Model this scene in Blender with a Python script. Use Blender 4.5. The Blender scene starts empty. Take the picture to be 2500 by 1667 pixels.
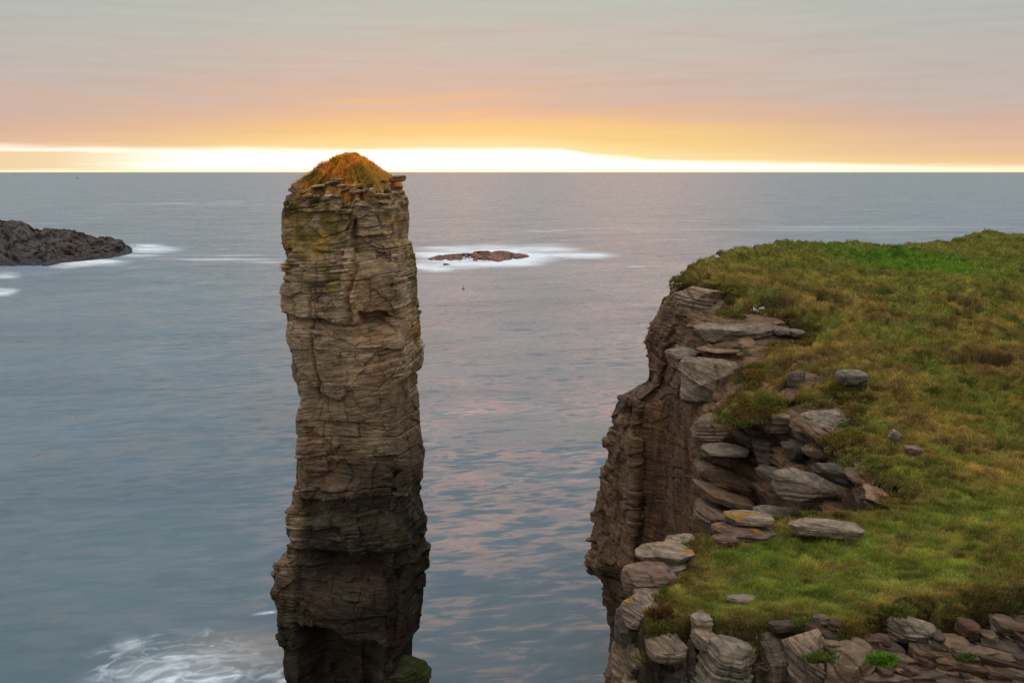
import bpy, math, random
import numpy as np

# ------------------------------------------------------------------ camera, world, sun, exposure
SC = bpy.context.scene
COL = SC.collection
R = math.radians
F = 2640.0                      # focal length in photo pixels (2500 wide)
H = 32.0                        # eye height above the sea
TP = (833.5 - 420.0) / F
PITCH = math.atan(TP)
SP, CP = math.sin(PITCH), math.cos(PITCH)

cam_d = bpy.data.cameras.new('camera')
cam = bpy.data.objects.new('camera', cam_d)
COL.objects.link(cam)
cam.location = (0, 0, H)
cam.rotation_euler = (R(90) - PITCH, 0, 0)
cam_d.sensor_width = 36.0
cam_d.lens = 36.0 * F / 2500.0
cam_d.clip_start = 0.5
cam_d.clip_end = 200000
SC.camera = cam
SC.render.resolution_x, SC.render.resolution_y = 1024, 682
SC.render.engine = 'CYCLES'
SC.cycles.max_bounces = 6
SC.cycles.diffuse_bounces = 3
SC.cycles.use_denoising = True
vs = SC.view_settings
vs.view_transform = 'Standard'
vs.look = 'None'
vs.exposure = 0.0
vs.gamma = 1.0

SUN_AZ = -3.2                   # degrees right of the view axis
SUN_EL = 1.6


class NT:
    """short-hand for building node trees"""
    def __init__(self, tree):
        self.t = tree
        tree.nodes.clear()

    def n(self, typ, **kw):
        nd = self.t.nodes.new(typ)
        for k, v in kw.items():
            setattr(nd, k, v)
        return nd

    def put(self, sock, v):
        if v is None:
            return
        if hasattr(v, 'is_output'):
            self.t.links.new(v, sock)
        else:
            if isinstance(v, (tuple, list)) and len(v) == 3 and sock.type == 'RGBA':
                v = (*v, 1.0)
            sock.default_value = v

    def m(self, op, a, b=None, c=None, clamp=False):
        nd = self.n('ShaderNodeMath', operation=op, use_clamp=clamp)
        for i, v in enumerate((a, b, c)):
            if v is not None:
                self.put(nd.inputs[i], v)
        return nd.outputs[0]

    def vm(self, op, a, b=None):
        nd = self.n('ShaderNodeVectorMath', operation=op)
        self.put(nd.inputs[0], a)
        if b is not None:
            self.put(nd.inputs[1], b)
        return nd.outputs[0]

    def mix(self, f, a, b, mode='MIX'):
        nd = self.n('ShaderNodeMix', data_type='RGBA', blend_type=mode)
        nd.clamp_factor = True
        self.put(nd.inputs[0], f)
        self.put(nd.inputs[6], a)
        self.put(nd.inputs[7], b)
        return nd.outputs[2]

    def mr(self, v, a, b, c=0.0, d=1.0, smooth=True):
        nd = self.n('ShaderNodeMapRange')
        nd.interpolation_type = 'SMOOTHSTEP' if smooth else 'LINEAR'
        self.put(nd.inputs[0], v)
        for i, x in enumerate((a, b, c, d)):
            self.put(nd.inputs[1 + i], x)
        return nd.outputs[0]

    def noise(self, vec, scale=1.0, detail=4.0, rough=0.5, dist=0.0):
        nd = self.n('ShaderNodeTexNoise')
        self.put(nd.inputs['Vector'], vec)
        nd.inputs['Scale'].default_value = scale
        nd.inputs['Detail'].default_value = detail
        nd.inputs['Roughness'].default_value = rough
        nd.inputs['Distortion'].default_value = dist
        return nd.outputs['Fac']

    def ramp(self, f, stops):
        nd = self.n('ShaderNodeValToRGB')
        el = nd.color_ramp.elements
        while len(el) < len(stops):
            el.new(0.5)
        for e, (p, c) in zip(el, stops):
            e.position = p
            e.color = (*c, 1.0)
        self.put(nd.inputs[0], f)
        return nd.outputs[0]

    def xyz(self, x, y, z):
        nd = self.n('ShaderNodeCombineXYZ')
        for i, v in enumerate((x, y, z)):
            self.put(nd.inputs[i], v)
        return nd.outputs[0]


def lin(r, g, b, k=1.0):
    f = lambda c: (c / 12.92 if c <= 0.04045 else ((c + 0.055) / 1.055) ** 2.4)
    return (f(r / 255) * k, f(g / 255) * k, f(b / 255) * k)


world = bpy.data.worlds.new('World')
SC.world = world
world.use_nodes = True
w = NT(world.node_tree)
tc = w.n('ShaderNodeTexCoord').outputs['Generated']
sep = w.n('ShaderNodeSeparateXYZ')
w.put(sep.inputs[0], tc)
dx, dy, dz = sep.outputs
el = w.m('MULTIPLY', w.m('ARCSINE', dz), 180 / math.pi)
az = w.m('MULTIPLY', w.m('ARCTAN2', dx, dy), 180 / math.pi)
cl = w.xyz(w.m('MULTIPLY', az, 0.045), w.m('MULTIPLY', el, 0.55), 3.7)
n_big = w.m('SUBTRACT', w.noise(cl, 1.0, 5, 0.55, 0.4), 0.5)
cl2 = w.xyz(w.m('MULTIPLY', az, 0.16), w.m('MULTIPLY', el, 2.6), 9.1)
n_fine = w.m('SUBTRACT', w.noise(cl2, 1.0, 6, 0.6, 0.3), 0.5)
elw = w.m('ADD', el, w.m('ADD', w.m('MULTIPLY', n_big, w.mr(el, 1.0, 6.0, 1.0, 5.0)), w.m('MULTIPLY', n_fine, w.mr(el, 1.2, 4.0, 0.7, 2.6))))
e10 = w.m('DIVIDE', elw, 10.0, clamp=True)
mid = w.ramp(e10, [(0.06, lin(252, 226, 160)), (0.15, lin(244, 210, 140)), (0.23, lin(240, 200, 140)),
                   (0.30, lin(228, 186, 152)), (0.37, lin(208, 182, 168)), (0.50, lin(203, 184, 173)),
                   (0.66, lin(195, 188, 179)), (0.88, lin(188, 190, 182)), (1.0, lin(190, 192, 186))])
side = w.ramp(e10, [(0.03, lin(246, 212, 150)), (0.09, lin(232, 192, 160)), (0.17, lin(222, 184, 162)),
                    (0.27, lin(208, 180, 168)), (0.40, lin(195, 183, 176)), (0.66, lin(186, 185, 179)),
                    (0.88, lin(181, 186, 180)), (1.0, lin(186, 190, 186))])
daz = w.m('ABSOLUTE', w.m('SUBTRACT', az, -1.0))
low = w.mix(w.mr(daz, 6.0, 27.0), mid, side)
# higher up, out of the picture: brighter overcast with pink-lit cloud bellies over the sunset
hi = w.ramp(w.m('DIVIDE', el, 90.0, clamp=True),
            [(0.08, lin(190, 192, 188)), (0.17, (0.55, 0.64, 0.73)), (0.36, (0.84, 0.95, 1.05)), (0.55, (1.35, 1.38, 1.42)), (1.0, (2.1, 2.08, 2.05))])
cl3 = w.xyz(w.m('MULTIPLY', az, 0.11), w.m('MULTIPLY', el, 0.34), 1.3)
pk = w.mr(w.noise(cl3, 1.0, 4, 0.55, 0.6), 0.40, 0.52)
pk = w.m('MULTIPLY', pk, w.mr(w.m('ABSOLUTE', w.m('SUBTRACT', az, 0.5)), 5.0, 17.0, 1.0, 0.0))
pk = w.m('MULTIPLY', pk, w.m('MULTIPLY', w.mr(el, 15.0, 18.0), w.mr(el, 24.0, 30.0, 1.0, 0.0)))
hi = w.mix(pk, hi, (3.0, 1.55, 1.0))
back = w.mr(dy, 0.45, -0.6, 1.0, 0.95)
hi = w.mix(1.0, hi, w.xyz(back, back, back), 'MULTIPLY')
tex = w.m('ADD', 1.0, w.m('MULTIPLY', n_fine, 0.22))
low = w.mix(1.0, low, w.xyz(tex, tex, tex), 'MULTIPLY')
sky = w.mix(w.mr(el, 8.2, 12.0), low, hi)
# the clear gap under the cloud deck
fc = w.n('ShaderNodeFloatCurve')
cm = fc.mapping
cv = cm.curves[0]
for a_, e_ in ((-14, 1.16), (-9.0, 1.18), (0.5, 1.22), (2.6, 1.12), (4.2, 0.86), (7, 0.66), (13, 0.47), (22, 0.24), (27, 0.18)):
    cv.points.new((a_ + 30) / 60, e_ / 2)
cv.points[0].location = (0.0, 0.62)
cv.points[-1].location = (1.0, 0.10)
for p_ in cv.points:
    p_.handle_type = 'VECTOR'
cm.update()
w.put(fc.inputs['Value'], w.m('DIVIDE', w.m('ADD', az, 30.0), 60.0, clamp=True))
edge = w.m('MULTIPLY', fc.outputs[0], 2.0)
edge = w.m('ADD', edge, w.m('MULTIPLY', n_fine, 0.42))
gap = w.m('SUBTRACT', edge, el)
soft = w.m('ADD', 0.22, w.m('MULTIPLY', 0.22, w.mr(daz, 8.0, 20.0)))
gapm = w.mr(w.m('DIVIDE', gap, soft), -0.6, 1.0)
leftn = w.noise(w.xyz(w.m('MULTIPLY', az, 0.10), w.m('MULTIPLY', el, 2.2), 4.4), 1.0, 3, 0.5, 0.2)
warm = w.m('MULTIPLY', w.mr(az, -13.0, -24.0), w.mr(gap, 0.10, 0.3))
warm = w.m('MULTIPLY', warm, w.mr(leftn, 0.25, 0.5))
gcol = w.mix(warm, (1.45, 1.36, 1.2), lin(243, 216, 172))
gcol = w.mix(w.mr(el, 0.18, 0.0), gcol, (1.35, 1.0, 0.55))
glow = w.m('MULTIPLY', w.mr(w.m('SUBTRACT', el, edge), 0.95, -0.05), w.mr(daz, 17.0, 2.0))
sky = w.mix(w.m('MULTIPLY', glow, 0.75), sky, (1.0, 0.80, 0.44))
sky = w.mix(gapm, sky, gcol)
sky = w.mix(w.mr(el, 0.0, -0.6), sky, (0.12, 0.14, 0.16))
bg = w.n('ShaderNodeBackground')
w.put(bg.inputs[0], sky)
bg.inputs[1].default_value = 0.97
nish = w.n('ShaderNodeTexSky', sky_type='NISHITA')
nish.sun_disc = False
nish.sun_elevation = R(SUN_EL)
nish.sun_rotation = R(SUN_AZ)
bg2 = w.n('ShaderNodeBackground')
w.put(bg2.inputs[0], nish.outputs[0])
bg2.inputs[1].default_value = 0.004
ad = w.n('ShaderNodeAddShader')
w.put(ad.inputs[0], bg.outputs[0])
w.put(ad.inputs[1], bg2.outputs[0])
wo = w.n('ShaderNodeOutputWorld')
w.put(wo.inputs[0], ad.outputs[0])

sun_d = bpy.data.lights.new('sun', 'SUN')
sun = bpy.data.objects.new('sun', sun_d)
COL.objects.link(sun)
sun_d.energy = 0.004
sun_d.color = (1.0, 0.50, 0.18)
sun_d.angle = R(8)
sun.rotation_euler = (R(-(90 - SUN_EL)), 0, R(-SUN_AZ))
sun.location = (0, 300, 60)


# ------------------------------------------------------------------ projection helpers, noise
def U(px, py, Y):
    """world point seen at photo pixel (px, py) at ground distance Y"""
    a = (np.asarray(px, float) - 1250.0) / F
    b = (833.5 - np.asarray(py, float)) / F
    k = np.asarray(Y, float) / (b * SP + CP)
    return np.stack([a * k, np.broadcast_to(Y, np.shape(k)) * 1.0, H + (b * CP - SP) * k], -1)


def PX(P):
    """photo pixel of world points"""
    x, y, z = P[..., 0], P[..., 1], P[..., 2] - H
    d = y * CP - z * SP
    return 1250 + F * x / d, 833.5 - F * (y * SP + z * CP) / d


def sea_at(px, py):
    b = (833.5 - py) / F
    return U(px, py, -H * (b * SP + CP) / (b * CP - SP))


def hsh(*ints, seed=0):
    h = np.uint32(seed * 747796405 + 2891336453 & 0xffffffff)
    h = np.full(np.shape(ints[0]), h, np.uint32)
    for k, i in enumerate(ints):
        v = np.asarray(i, np.int64).astype(np.uint32)
        h = (h ^ (v * np.uint32(0x9E3779B1 + 2 * k * 0x1234567 & 0xffffffff))) * np.uint32(0x85EBCA6B)
        h ^= h >> np.uint32(15)
        h *= np.uint32(0xC2B2AE35)
        h ^= h >> np.uint32(13)
    return h.astype(np.float64) / 4294967296.0


def vn(P, seed=0):
    i = np.floor(P)
    f = P - i
    i = i.astype(np.int64)
    f = f * f * f * (f * (f * 6 - 15) + 10)
    out = 0
    if P.shape[-1] == 2:
        for a in (0, 1):
            for b in (0, 1):
                wgt = (f[..., 0] if a else 1 - f[..., 0]) * (f[..., 1] if b else 1 - f[..., 1])
                out = out + wgt * hsh(i[..., 0] + a, i[..., 1] + b, seed=seed)
        return out * 2 - 1
    for a in (0, 1):
        for b in (0, 1):
            for c in (0, 1):
                wgt = (f[..., 0] if a else 1 - f[..., 0]) * (f[..., 1] if b else 1 - f[..., 1]) * (f[..., 2] if c else 1 - f[..., 2])
                out = out + wgt * hsh(i[..., 0] + a, i[..., 1] + b, i[..., 2] + c, seed=seed)
    return out * 2 - 1


def fbm(P, octv=4, seed=0, gain=0.5):
    s, a, t = 0, 1.0, 0.0
    for o in range(octv):
        s = s + a * vn(P * 2.0 ** o + o * 17.31, seed + o * 13)
        t += a
        a *= gain
    return s / t * 1.6


def ss(x, a, b):
    t = np.clip((x - a) / (b - a), 0, 1)
    return t * t * (3 - 2 * t)


def beds(wv, u, seed, tmin, tmax, bmin, bmax):
    """sandstone bedding: layers along wv, each broken into blocks along u"""
    rng = np.random.default_rng(seed)
    lo, hi = float(wv.min()) - 3, float(wv.max()) + 3
    n = int((hi - lo) / tmin) + 5
    br = lo + np.cumsum(np.exp(rng.uniform(math.log(tmin), math.log(tmax), n)))
    rl, bw, of = rng.random(n + 2), rng.uniform(bmin, bmax, n + 2), rng.random(n + 2) * 100
    i = np.clip(np.searchsorted(br, wv) - 1, 0, n - 2)
    dz = np.minimum(wv - br[i], br[i + 1] - wv)
    fz = (wv - br[i]) / (br[i + 1] - br[i])
    B = bw[i]
    q = u / B + of[i]
    k = np.floor(q).astype(np.int64)
    k = np.where(q - k < 0.5 * hsh(k, i, seed=seed), k - 1, k)
    l = k + 0.5 * hsh(k, i, seed=seed)
    r = k + 1 + 0.5 * hsh(k + 1, i, seed=seed)
    du = np.minimum(q - l, r - q) * B
    fu = (q - l) / (r - l) - 0.5
    return dict(i=i, rl=rl[i] * 2 - 1, rb=hsh(k, i, seed=seed + 7) * 2 - 1, rt=hsh(k, i, seed=seed + 11) * 2 - 1,
                rc=hsh(k, i, seed=seed + 19), dz=dz, fz=fz, du=du, fu=fu, bw=B)


def voro(X, Y_, seed):
    """2-D cells: id, distance to the border, offset from the seed point"""
    ix, iy = np.floor(X).astype(np.int64), np.floor(Y_).astype(np.int64)
    b1 = np.full(X.shape, 9.0)
    b2 = np.full(X.shape, 9.0)
    ox, oy = np.zeros_like(X), np.zeros_like(X)
    cx, cy = np.zeros_like(ix), np.zeros_like(ix)
    for a in (-1, 0, 1):
        for b in (-1, 0, 1):
            jx, jy = ix + a, iy + b
            vx = X - (jx + hsh(jx, jy, seed=seed))
            vy = Y_ - (jy + hsh(jx, jy, seed=seed + 1))
            d = np.abs(vx) * 0.6 + np.maximum(np.abs(vx), np.abs(vy)) * 0.3 + np.abs(vy) * 0.6
            m = d < b1
            b2 = np.where(m, b1, np.minimum(b2, d))
            b1 = np.where(m, d, b1)
            ox, oy = np.where(m, vx, ox), np.where(m, vy, oy)
            cx, cy = np.where(m, jx, cx), np.where(m, jy, cy)
    return cx, cy, b2 - b1, ox, oy


def rock_disp(P, wv, u, seed, amp=1.0, sc=1.0, frac=1.0):
    """outward displacement of a bedded, jointed rock face, its tint and the bedding coordinate"""
    wq = fbm(P / (2.5 * sc), 3, seed)
    c = beds(wv + 0.10 * wq, u + 0.5 * fbm(P / (1.6 * sc), 3, seed + 3), seed, 0.8 * sc, 3.0 * sc, 1.8 * sc, 5.5 * sc)
    sl = (hsh(c['i'], seed=seed + 51) - 0.5) * 0.18
    w2 = wv + sl * u + 0.035 * fbm(P / (1.3 * sc), 3, seed + 5)
    m = beds(w2, u + 0.2 * fbm(P / (0.6 * sc), 3, seed + 8), seed + 1, 0.15 * sc, 0.75 * sc, 0.5 * sc, 3.0 * sc)
    f = beds(w2 + 0.02 * fbm(P / (0.5 * sc), 3, seed + 2), u, seed + 2, 0.05 * sc, 0.17 * sc, 0.5 * sc, 2.4 * sc)
    vx, vy, ve, ox, oy = voro((u + 0.5 * wq) / (2.6 * sc), (w2 + 0.3 * vn(P / (1.1 * sc), seed + 6)) / (1.5 * sc), seed + 60)
    r1, r2, r3 = hsh(vx, vy, seed=seed + 61) * 2 - 1, hsh(vx, vy, seed=seed + 62) * 2 - 1, hsh(vx, vy, seed=seed + 63) * 2 - 1
    gate = ss(fbm(P / (1.5 * sc), 2, seed + 27), -0.4, 0.2)
    g2 = 0.12 + 0.88 * ss(fbm(P / (1.8 * sc) + 4.4, 2, seed + 29), -0.2, 0.45)
    d = 0.06 * c['rl'] + 0.15 * c['rb'] + 0.28 * c['rt'] * c['fu']
    d = d + frac * (0.20 * r1 + 0.30 * r2 * ox + 0.30 * r3 * oy - 0.16 * np.exp(-(ve / 0.022) ** 2) * (r2 > -0.5))
    d = d + g2 * (0.05 * m['rl'] + 0.22 * m['rb'] * np.abs(m['rb']) + 0.16 * m['rt'] * m['fu'])
    d = d + g2 * (0.024 * f['rl'] + 0.022 * f['rb'])
    d = d - 0.15 * gate * np.exp(-(c['dz'] / (0.035 * sc)) ** 2) - 0.16 * gate * np.exp(-(c['du'] / (0.04 * sc)) ** 2)
    d = d - 0.09 * g2 * np.exp(-(m['dz'] / (0.03 * sc)) ** 2) - 0.07 * g2 * np.exp(-(m['du'] / (0.035 * sc)) ** 2) * (m['rc'] > 0.35)
    d = d + 0.20 * fbm(P / (2.4 * sc), 3, seed + 21) + 0.030 * fbm(P / (0.35 * sc), 3, seed + 22)
    d = d - 0.045 * np.exp(-(f['dz'] / (0.02 * sc)) ** 2) * ss(fbm(P / (0.8 * sc), 2, seed + 28), -0.3, 0.5)
    tint = 0.25 * c['rb'] + 0.30 * r3 + 0.30 * m['rb'] * g2 + 0.2 * f['rl'] + 0.2 * f['rb']
    return d * amp * sc, tint, w2, m


# ------------------------------------------------------------------ object helpers
def tag(o, label=None, cat=None, group=None, kind=None):
    if label:
        o['label'] = label
    if cat:
        o['category'] = cat
    if group:
        o['group'] = group
    if kind:
        o['kind'] = kind
    return o


def empty(name, loc):
    o = bpy.data.objects.new(name, None)
    COL.objects.link(o)
    o.location = loc
    return o


def mesh_obj(name, V, faces, mat, cols=None, attrs=None, parent=None, smooth=False, loc=None):
    """V (n,3) world coordinates; faces (m,k) int array"""
    V = np.asarray(V, np.float64).reshape(-1, 3)
    if loc is None:
        loc = (0, 0, 0) if parent is None else tuple(parent.location)
    V = V - np.asarray(loc)
    me = bpy.data.meshes.new(name)
    me.vertices.add(len(V))
    me.vertices.foreach_set('co', V.astype(np.float32).ravel())
    fl = [faces] if isinstance(faces, np.ndarray) else faces
    tot = sum(f.size for f in fl)
    me.loops.add(tot)
    me.loops.foreach_set('vertex_index', np.concatenate([f.ravel() for f in fl]).astype(np.int32))
    ln = np.concatenate([np.full(len(f), f.shape[1], np.int32) for f in fl])
    me.polygons.add(len(ln))
    me.polygons.foreach_set('loop_start', np.concatenate([[0], np.cumsum(ln)[:-1]]).astype(np.int32))
    me.polygons.foreach_set('loop_total', ln)
    if smooth:
        me.polygons.foreach_set('use_smooth', np.ones(len(ln), bool))
    me.update(calc_edges=True)
    if cols is not None:
        c = np.ones((len(V), 4), np.float32)
        c[:, :3] = cols.reshape(-1, 3)
        me.attributes.new('col', 'FLOAT_COLOR', 'POINT').data.foreach_set('color', c.ravel())
    for k, v in (attrs or {}).items():
        me.attributes.new(k, 'FLOAT', 'POINT').data.foreach_set('value', np.asarray(v, np.float32).ravel())
    me.validate()
    if mat:
        me.materials.append(mat)
    o = bpy.data.objects.new(name, me)
    COL.objects.link(o)
    if parent is not None:
        o.parent = parent
    else:
        o.location = loc
    return o


def grid_faces(Rn, Cn, wrap=False):
    r, c = np.meshgrid(np.arange(Rn - 1), np.arange(Cn if wrap else Cn - 1), indexing='ij')
    c2 = (c + 1) % Cn
    return np.stack([r * Cn + c, r * Cn + c2, (r + 1) * Cn + c2, (r + 1) * Cn + c], -1).reshape(-1, 4)


def grid_normals(P, wrap=False):
    du = np.roll(P, -1, 1) - np.roll(P, 1, 1)
    if not wrap:
        du[:, 0] = P[:, 1] - P[:, 0]
        du[:, -1] = P[:, -1] - P[:, -2]
    dv = np.gradient(P, axis=0)
    n = np.cross(du, dv)
    return n / (np.linalg.norm(n, axis=-1, keepdims=True) + 1e-9)


def smooth1(A, n, axis, wrap=False):
    for _ in range(n):
        if wrap:
            A = (np.roll(A, 1, axis) + 2 * A + np.roll(A, -1, axis)) / 4
        else:
            p = np.concatenate([np.take(A, [0], axis), A, np.take(A, [-1], axis)], axis)
            L = A.shape[axis]
            A = (np.take(p, range(0, L), axis) + 2 * A + np.take(p, range(2, L + 2), axis)) / 4
    return A


# ------------------------------------------------------------------ materials
def new_mat(name):
    m = bpy.data.materials.new(name)
    m.use_nodes = True
    return m, NT(m.node_tree)


def out(nt, sh):
    o = nt.n('ShaderNodeOutputMaterial')
    nt.put(o.inputs[0], sh)


def rock_material(name, rough=0.85, k=1.0):
    m, t = new_mat(name)
    pos = t.n('ShaderNodeNewGeometry').outputs['Position']
    at = t.n('ShaderNodeAttribute', attribute_name='col').outputs['Color']
    bz = t.n('ShaderNodeAttribute', attribute_name='bedz').outputs['Fac']
    sp = t.n('ShaderNodeSeparateXYZ')
    t.put(sp.inputs[0], pos)
    pos_b = t.xyz(sp.outputs[0], sp.outputs[1], bz)
    st = t.vm('MULTIPLY', pos_b, (1.0, 1.0, 5.0))
    n1 = t.noise(st, 2.6 * k, 8, 0.65, 0.3)
    n2 = t.noise(pos, 9.0 * k, 6, 0.7)
    n3 = t.noise(t.vm('MULTIPLY', pos_b, (0.5, 0.5, 9.0)), 2.6 * k, 5, 0.65, 0.1)
    v = t.m('ADD', t.mr(n1, 0.28, 0.72, 0.5, 1.5), t.m('MULTIPLY', t.m('SUBTRACT', n2, 0.5), 0.7))
    v = t.m('MULTIPLY', v, t.mr(n3, 0.32, 0.47, 0.55, 1.0))
    c = t.mix(1.0, at, t.xyz(v, v, v), 'MULTIPLY')
    warmn = t.noise(pos, 0.8, 4, 0.6)
    c = t.mix(t.mr(warmn, 0.5, 0.75, 0.0, 0.35), c, t.mix(1.0, c, (1.25, 0.92, 0.68), 'MULTIPLY'))
    bs = t.n('ShaderNodeBsdfPrincipled')
    t.put(bs.inputs['Base Color'], c)
    bs.inputs['Roughness'].default_value = rough
    bs.inputs['Specular IOR Level'].default_value = 0.25
    b = t.n('ShaderNodeBump')
    b.inputs['Strength'].default_value = 1.0
    b.inputs['Distance'].default_value = 0.09 / k
    t.put(b.inputs['Height'], t.m('ADD', n1, t.m('ADD', t.m('MULTIPLY', n2, 0.5), t.m('MULTIPLY', n3, 0.8))))
    t.put(bs.inputs['Normal'], b.outputs[0])
    out(t, bs.outputs[0])
    return m


def grass_material(name, tl=0.35):
    m, t = new_mat(name)
    at = t.n('ShaderNodeAttribute', attribute_name='col').outputs['Color']
    d = t.n('ShaderNodeBsdfDiffuse')
    t.put(d.inputs[0], at)
    tr = t.n('ShaderNodeBsdfTranslucent')
    t.put(tr.inputs[0], t.mix(1.0, at, (1.3, 1.15, 0.7), 'MULTIPLY'))
    mx = t.n('ShaderNodeMixShader')
    mx.inputs[0].default_value = tl
    t.put(mx.inputs[1], d.outputs[0])
    t.put(mx.inputs[2], tr.outputs[0])
    out(t, mx.outputs[0])
    return m


def turf_material():
    m, t = new_mat('turf')
    pos = t.n('ShaderNodeNewGeometry').outputs['Position']
    at = t.n('ShaderNodeAttribute', attribute_name='col').outputs['Color']
    n = t.noise(pos, 14.0, 6, 0.7)
    n2 = t.noise(pos, 3.0, 5, 0.65)
    v = t.m('MULTIPLY', t.mr(n, 0.3, 0.7, 0.45, 1.35), t.mr(n2, 0.3, 0.7, 0.7, 1.2))
    c = t.mix(1.0, at, t.xyz(v, v, v), 'MULTIPLY')
    bs = t.n('ShaderNodeBsdfPrincipled')
    t.put(bs.inputs['Base Color'], c)
    bs.inputs['Roughness'].default_value = 1.0
    bs.inputs['Specular IOR Level'].default_value = 0.05
    b = t.n('ShaderNodeBump')
    b.inputs['Strength'].default_value = 1.0
    b.inputs['Distance'].default_value = 0.08
    t.put(b.inputs['Height'], n)
    t.put(bs.inputs['Normal'], b.outputs[0])
    out(t, bs.outputs[0])
    return m


def plain(name, col, rough=0.6):
    m, t = new_mat(name)
    pos = t.n('ShaderNodeNewGeometry').outputs['Position']
    v = t.mr(t.noise(pos, 6.0, 3), 0.3, 0.7, 0.85, 1.15)
    bs = t.n('ShaderNodeBsdfPrincipled')
    t.put(bs.inputs['Base Color'], t.mix(1.0, (*col, 1.0), t.xyz(v, v, v), 'MULTIPLY'))
    bs.inputs['Roughness'].default_value = rough
    out(t, bs.outputs[0])
    return m


def sea_material():
    m, t = new_mat('sea_water')
    pos = t.n('ShaderNodeNewGeometry').outputs['Position']
    foam = t.n('ShaderNodeAttribute', attribute_name='foam').outputs['Fac']
    silt = t.n('ShaderNodeAttribute', attribute_name='silt').outputs['Fac']
    rot = t.n('ShaderNodeVectorRotate', rotation_type='Z_AXIS')
    t.put(rot.inputs['Vector'], pos)
    rot.inputs['Angle'].default_value = R(-14)
    pr = rot.outputs[0]
    p1 = t.vm('MULTIPLY', pr, (0.055, 0.13, 0.0))
    p2 = t.vm('MULTIPLY', pr, (0.26, 0.72, 0.0))
    p3 = t.vm('MULTIPLY', pos, (0.010, 0.022, 0.0))
    n3 = t.noise(p3, 1.0, 4, 0.55, 0.3)
    calm = t.n('ShaderNodeAttribute', attribute_name='calm').outputs['Fac']
    n4 = t.noise(t.vm('MULTIPLY', pr, (0.03, 0.055, 0.0)), 1.0, 5, 0.6, 0.8)

    def wave(vec, det, rgh, dst):
        nd = t.n('ShaderNodeTexNoise')
        t.put(nd.inputs['Vector'], vec)
        nd.inputs['Scale'].default_value = 1.0
        nd.inputs['Detail'].default_value = det
        nd.inputs['Roughness'].default_value = rgh
        nd.inputs['Distortion'].default_value = dst
        return t.vm('SUBTRACT', nd.outputs['Color'], (0.5, 0.5, 0.5))
    sl = t.vm('ADD', t.vm('MULTIPLY', wave(p1, 3, 0.5, 0.5), (0.20, 0.36, 0.0)), t.vm('MULTIPLY', wave(p2, 5, 0.6, 0.6), (0.55, 1.05, 0.0)))
    amp = t.m('MULTIPLY', t.mr(n4, 0.32, 0.68, 0.65, 1.15), t.m('SUBTRACT', 1.0, t.m('MULTIPLY', calm, 0.50)))
    sl = t.vm('MULTIPLY', sl, t.xyz(amp, amp, 0.0))
    wn = t.vm('NORMALIZE', t.vm('ADD', sl, (0.0, -0.075, 1.0)))
    base = t.mix(t.mr(n3, 0.35, 0.65), (0.050, 0.086, 0.106), (0.072, 0.110, 0.128))
    base = t.mix(silt, base, (0.17, 0.16, 0.145))
    bs = t.n('ShaderNodeBsdfPrincipled')
    t.put(bs.inputs['Base Color'], base)
    t.put(bs.inputs['Roughness'], t.m('SUBTRACT', t.mr(n4, 0.35, 0.65, 0.19, 0.29), t.m('MULTIPLY', calm, 0.15)))
    bs.inputs['IOR'].default_value = 1.333
    t.put(bs.inputs['Normal'], wn)
    fd = t.n('ShaderNodeBsdfPrincipled')
    fd.inputs['Base Color'].default_value = (0.66, 0.70, 0.72, 1)
    fd.inputs['Roughness'].default_value = 0.9
    fn = t.noise(t.vm('MULTIPLY', pos, (0.25, 0.25, 0.0)), 1.0, 6, 0.65, 1.5)
    ff = t.m('MULTIPLY', foam, t.mr(fn, 0.25, 0.65, 0.65, 1.15), clamp=True)
    mx = t.n('ShaderNodeMixShader')
    t.put(mx.inputs[0], ff)
    t.put(mx.inputs[1], bs.outputs[0])
    t.put(mx.inputs[2], fd.outputs[0])
    out(t, mx.outputs[0])
    return m


M_ROCK = rock_material('bedded_sandstone')
M_FAR = rock_material('bedded_cliff_sandstone', 0.85, 0.5)
M_WET = rock_material('sea_rock', 0.6, 0.12)
M_GRASS = grass_material('grass_blades')
M_CAP = grass_material('dry_grass_glow', 0.7)
M_TURF = turf_material()
M_SEA = sea_material()


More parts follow.
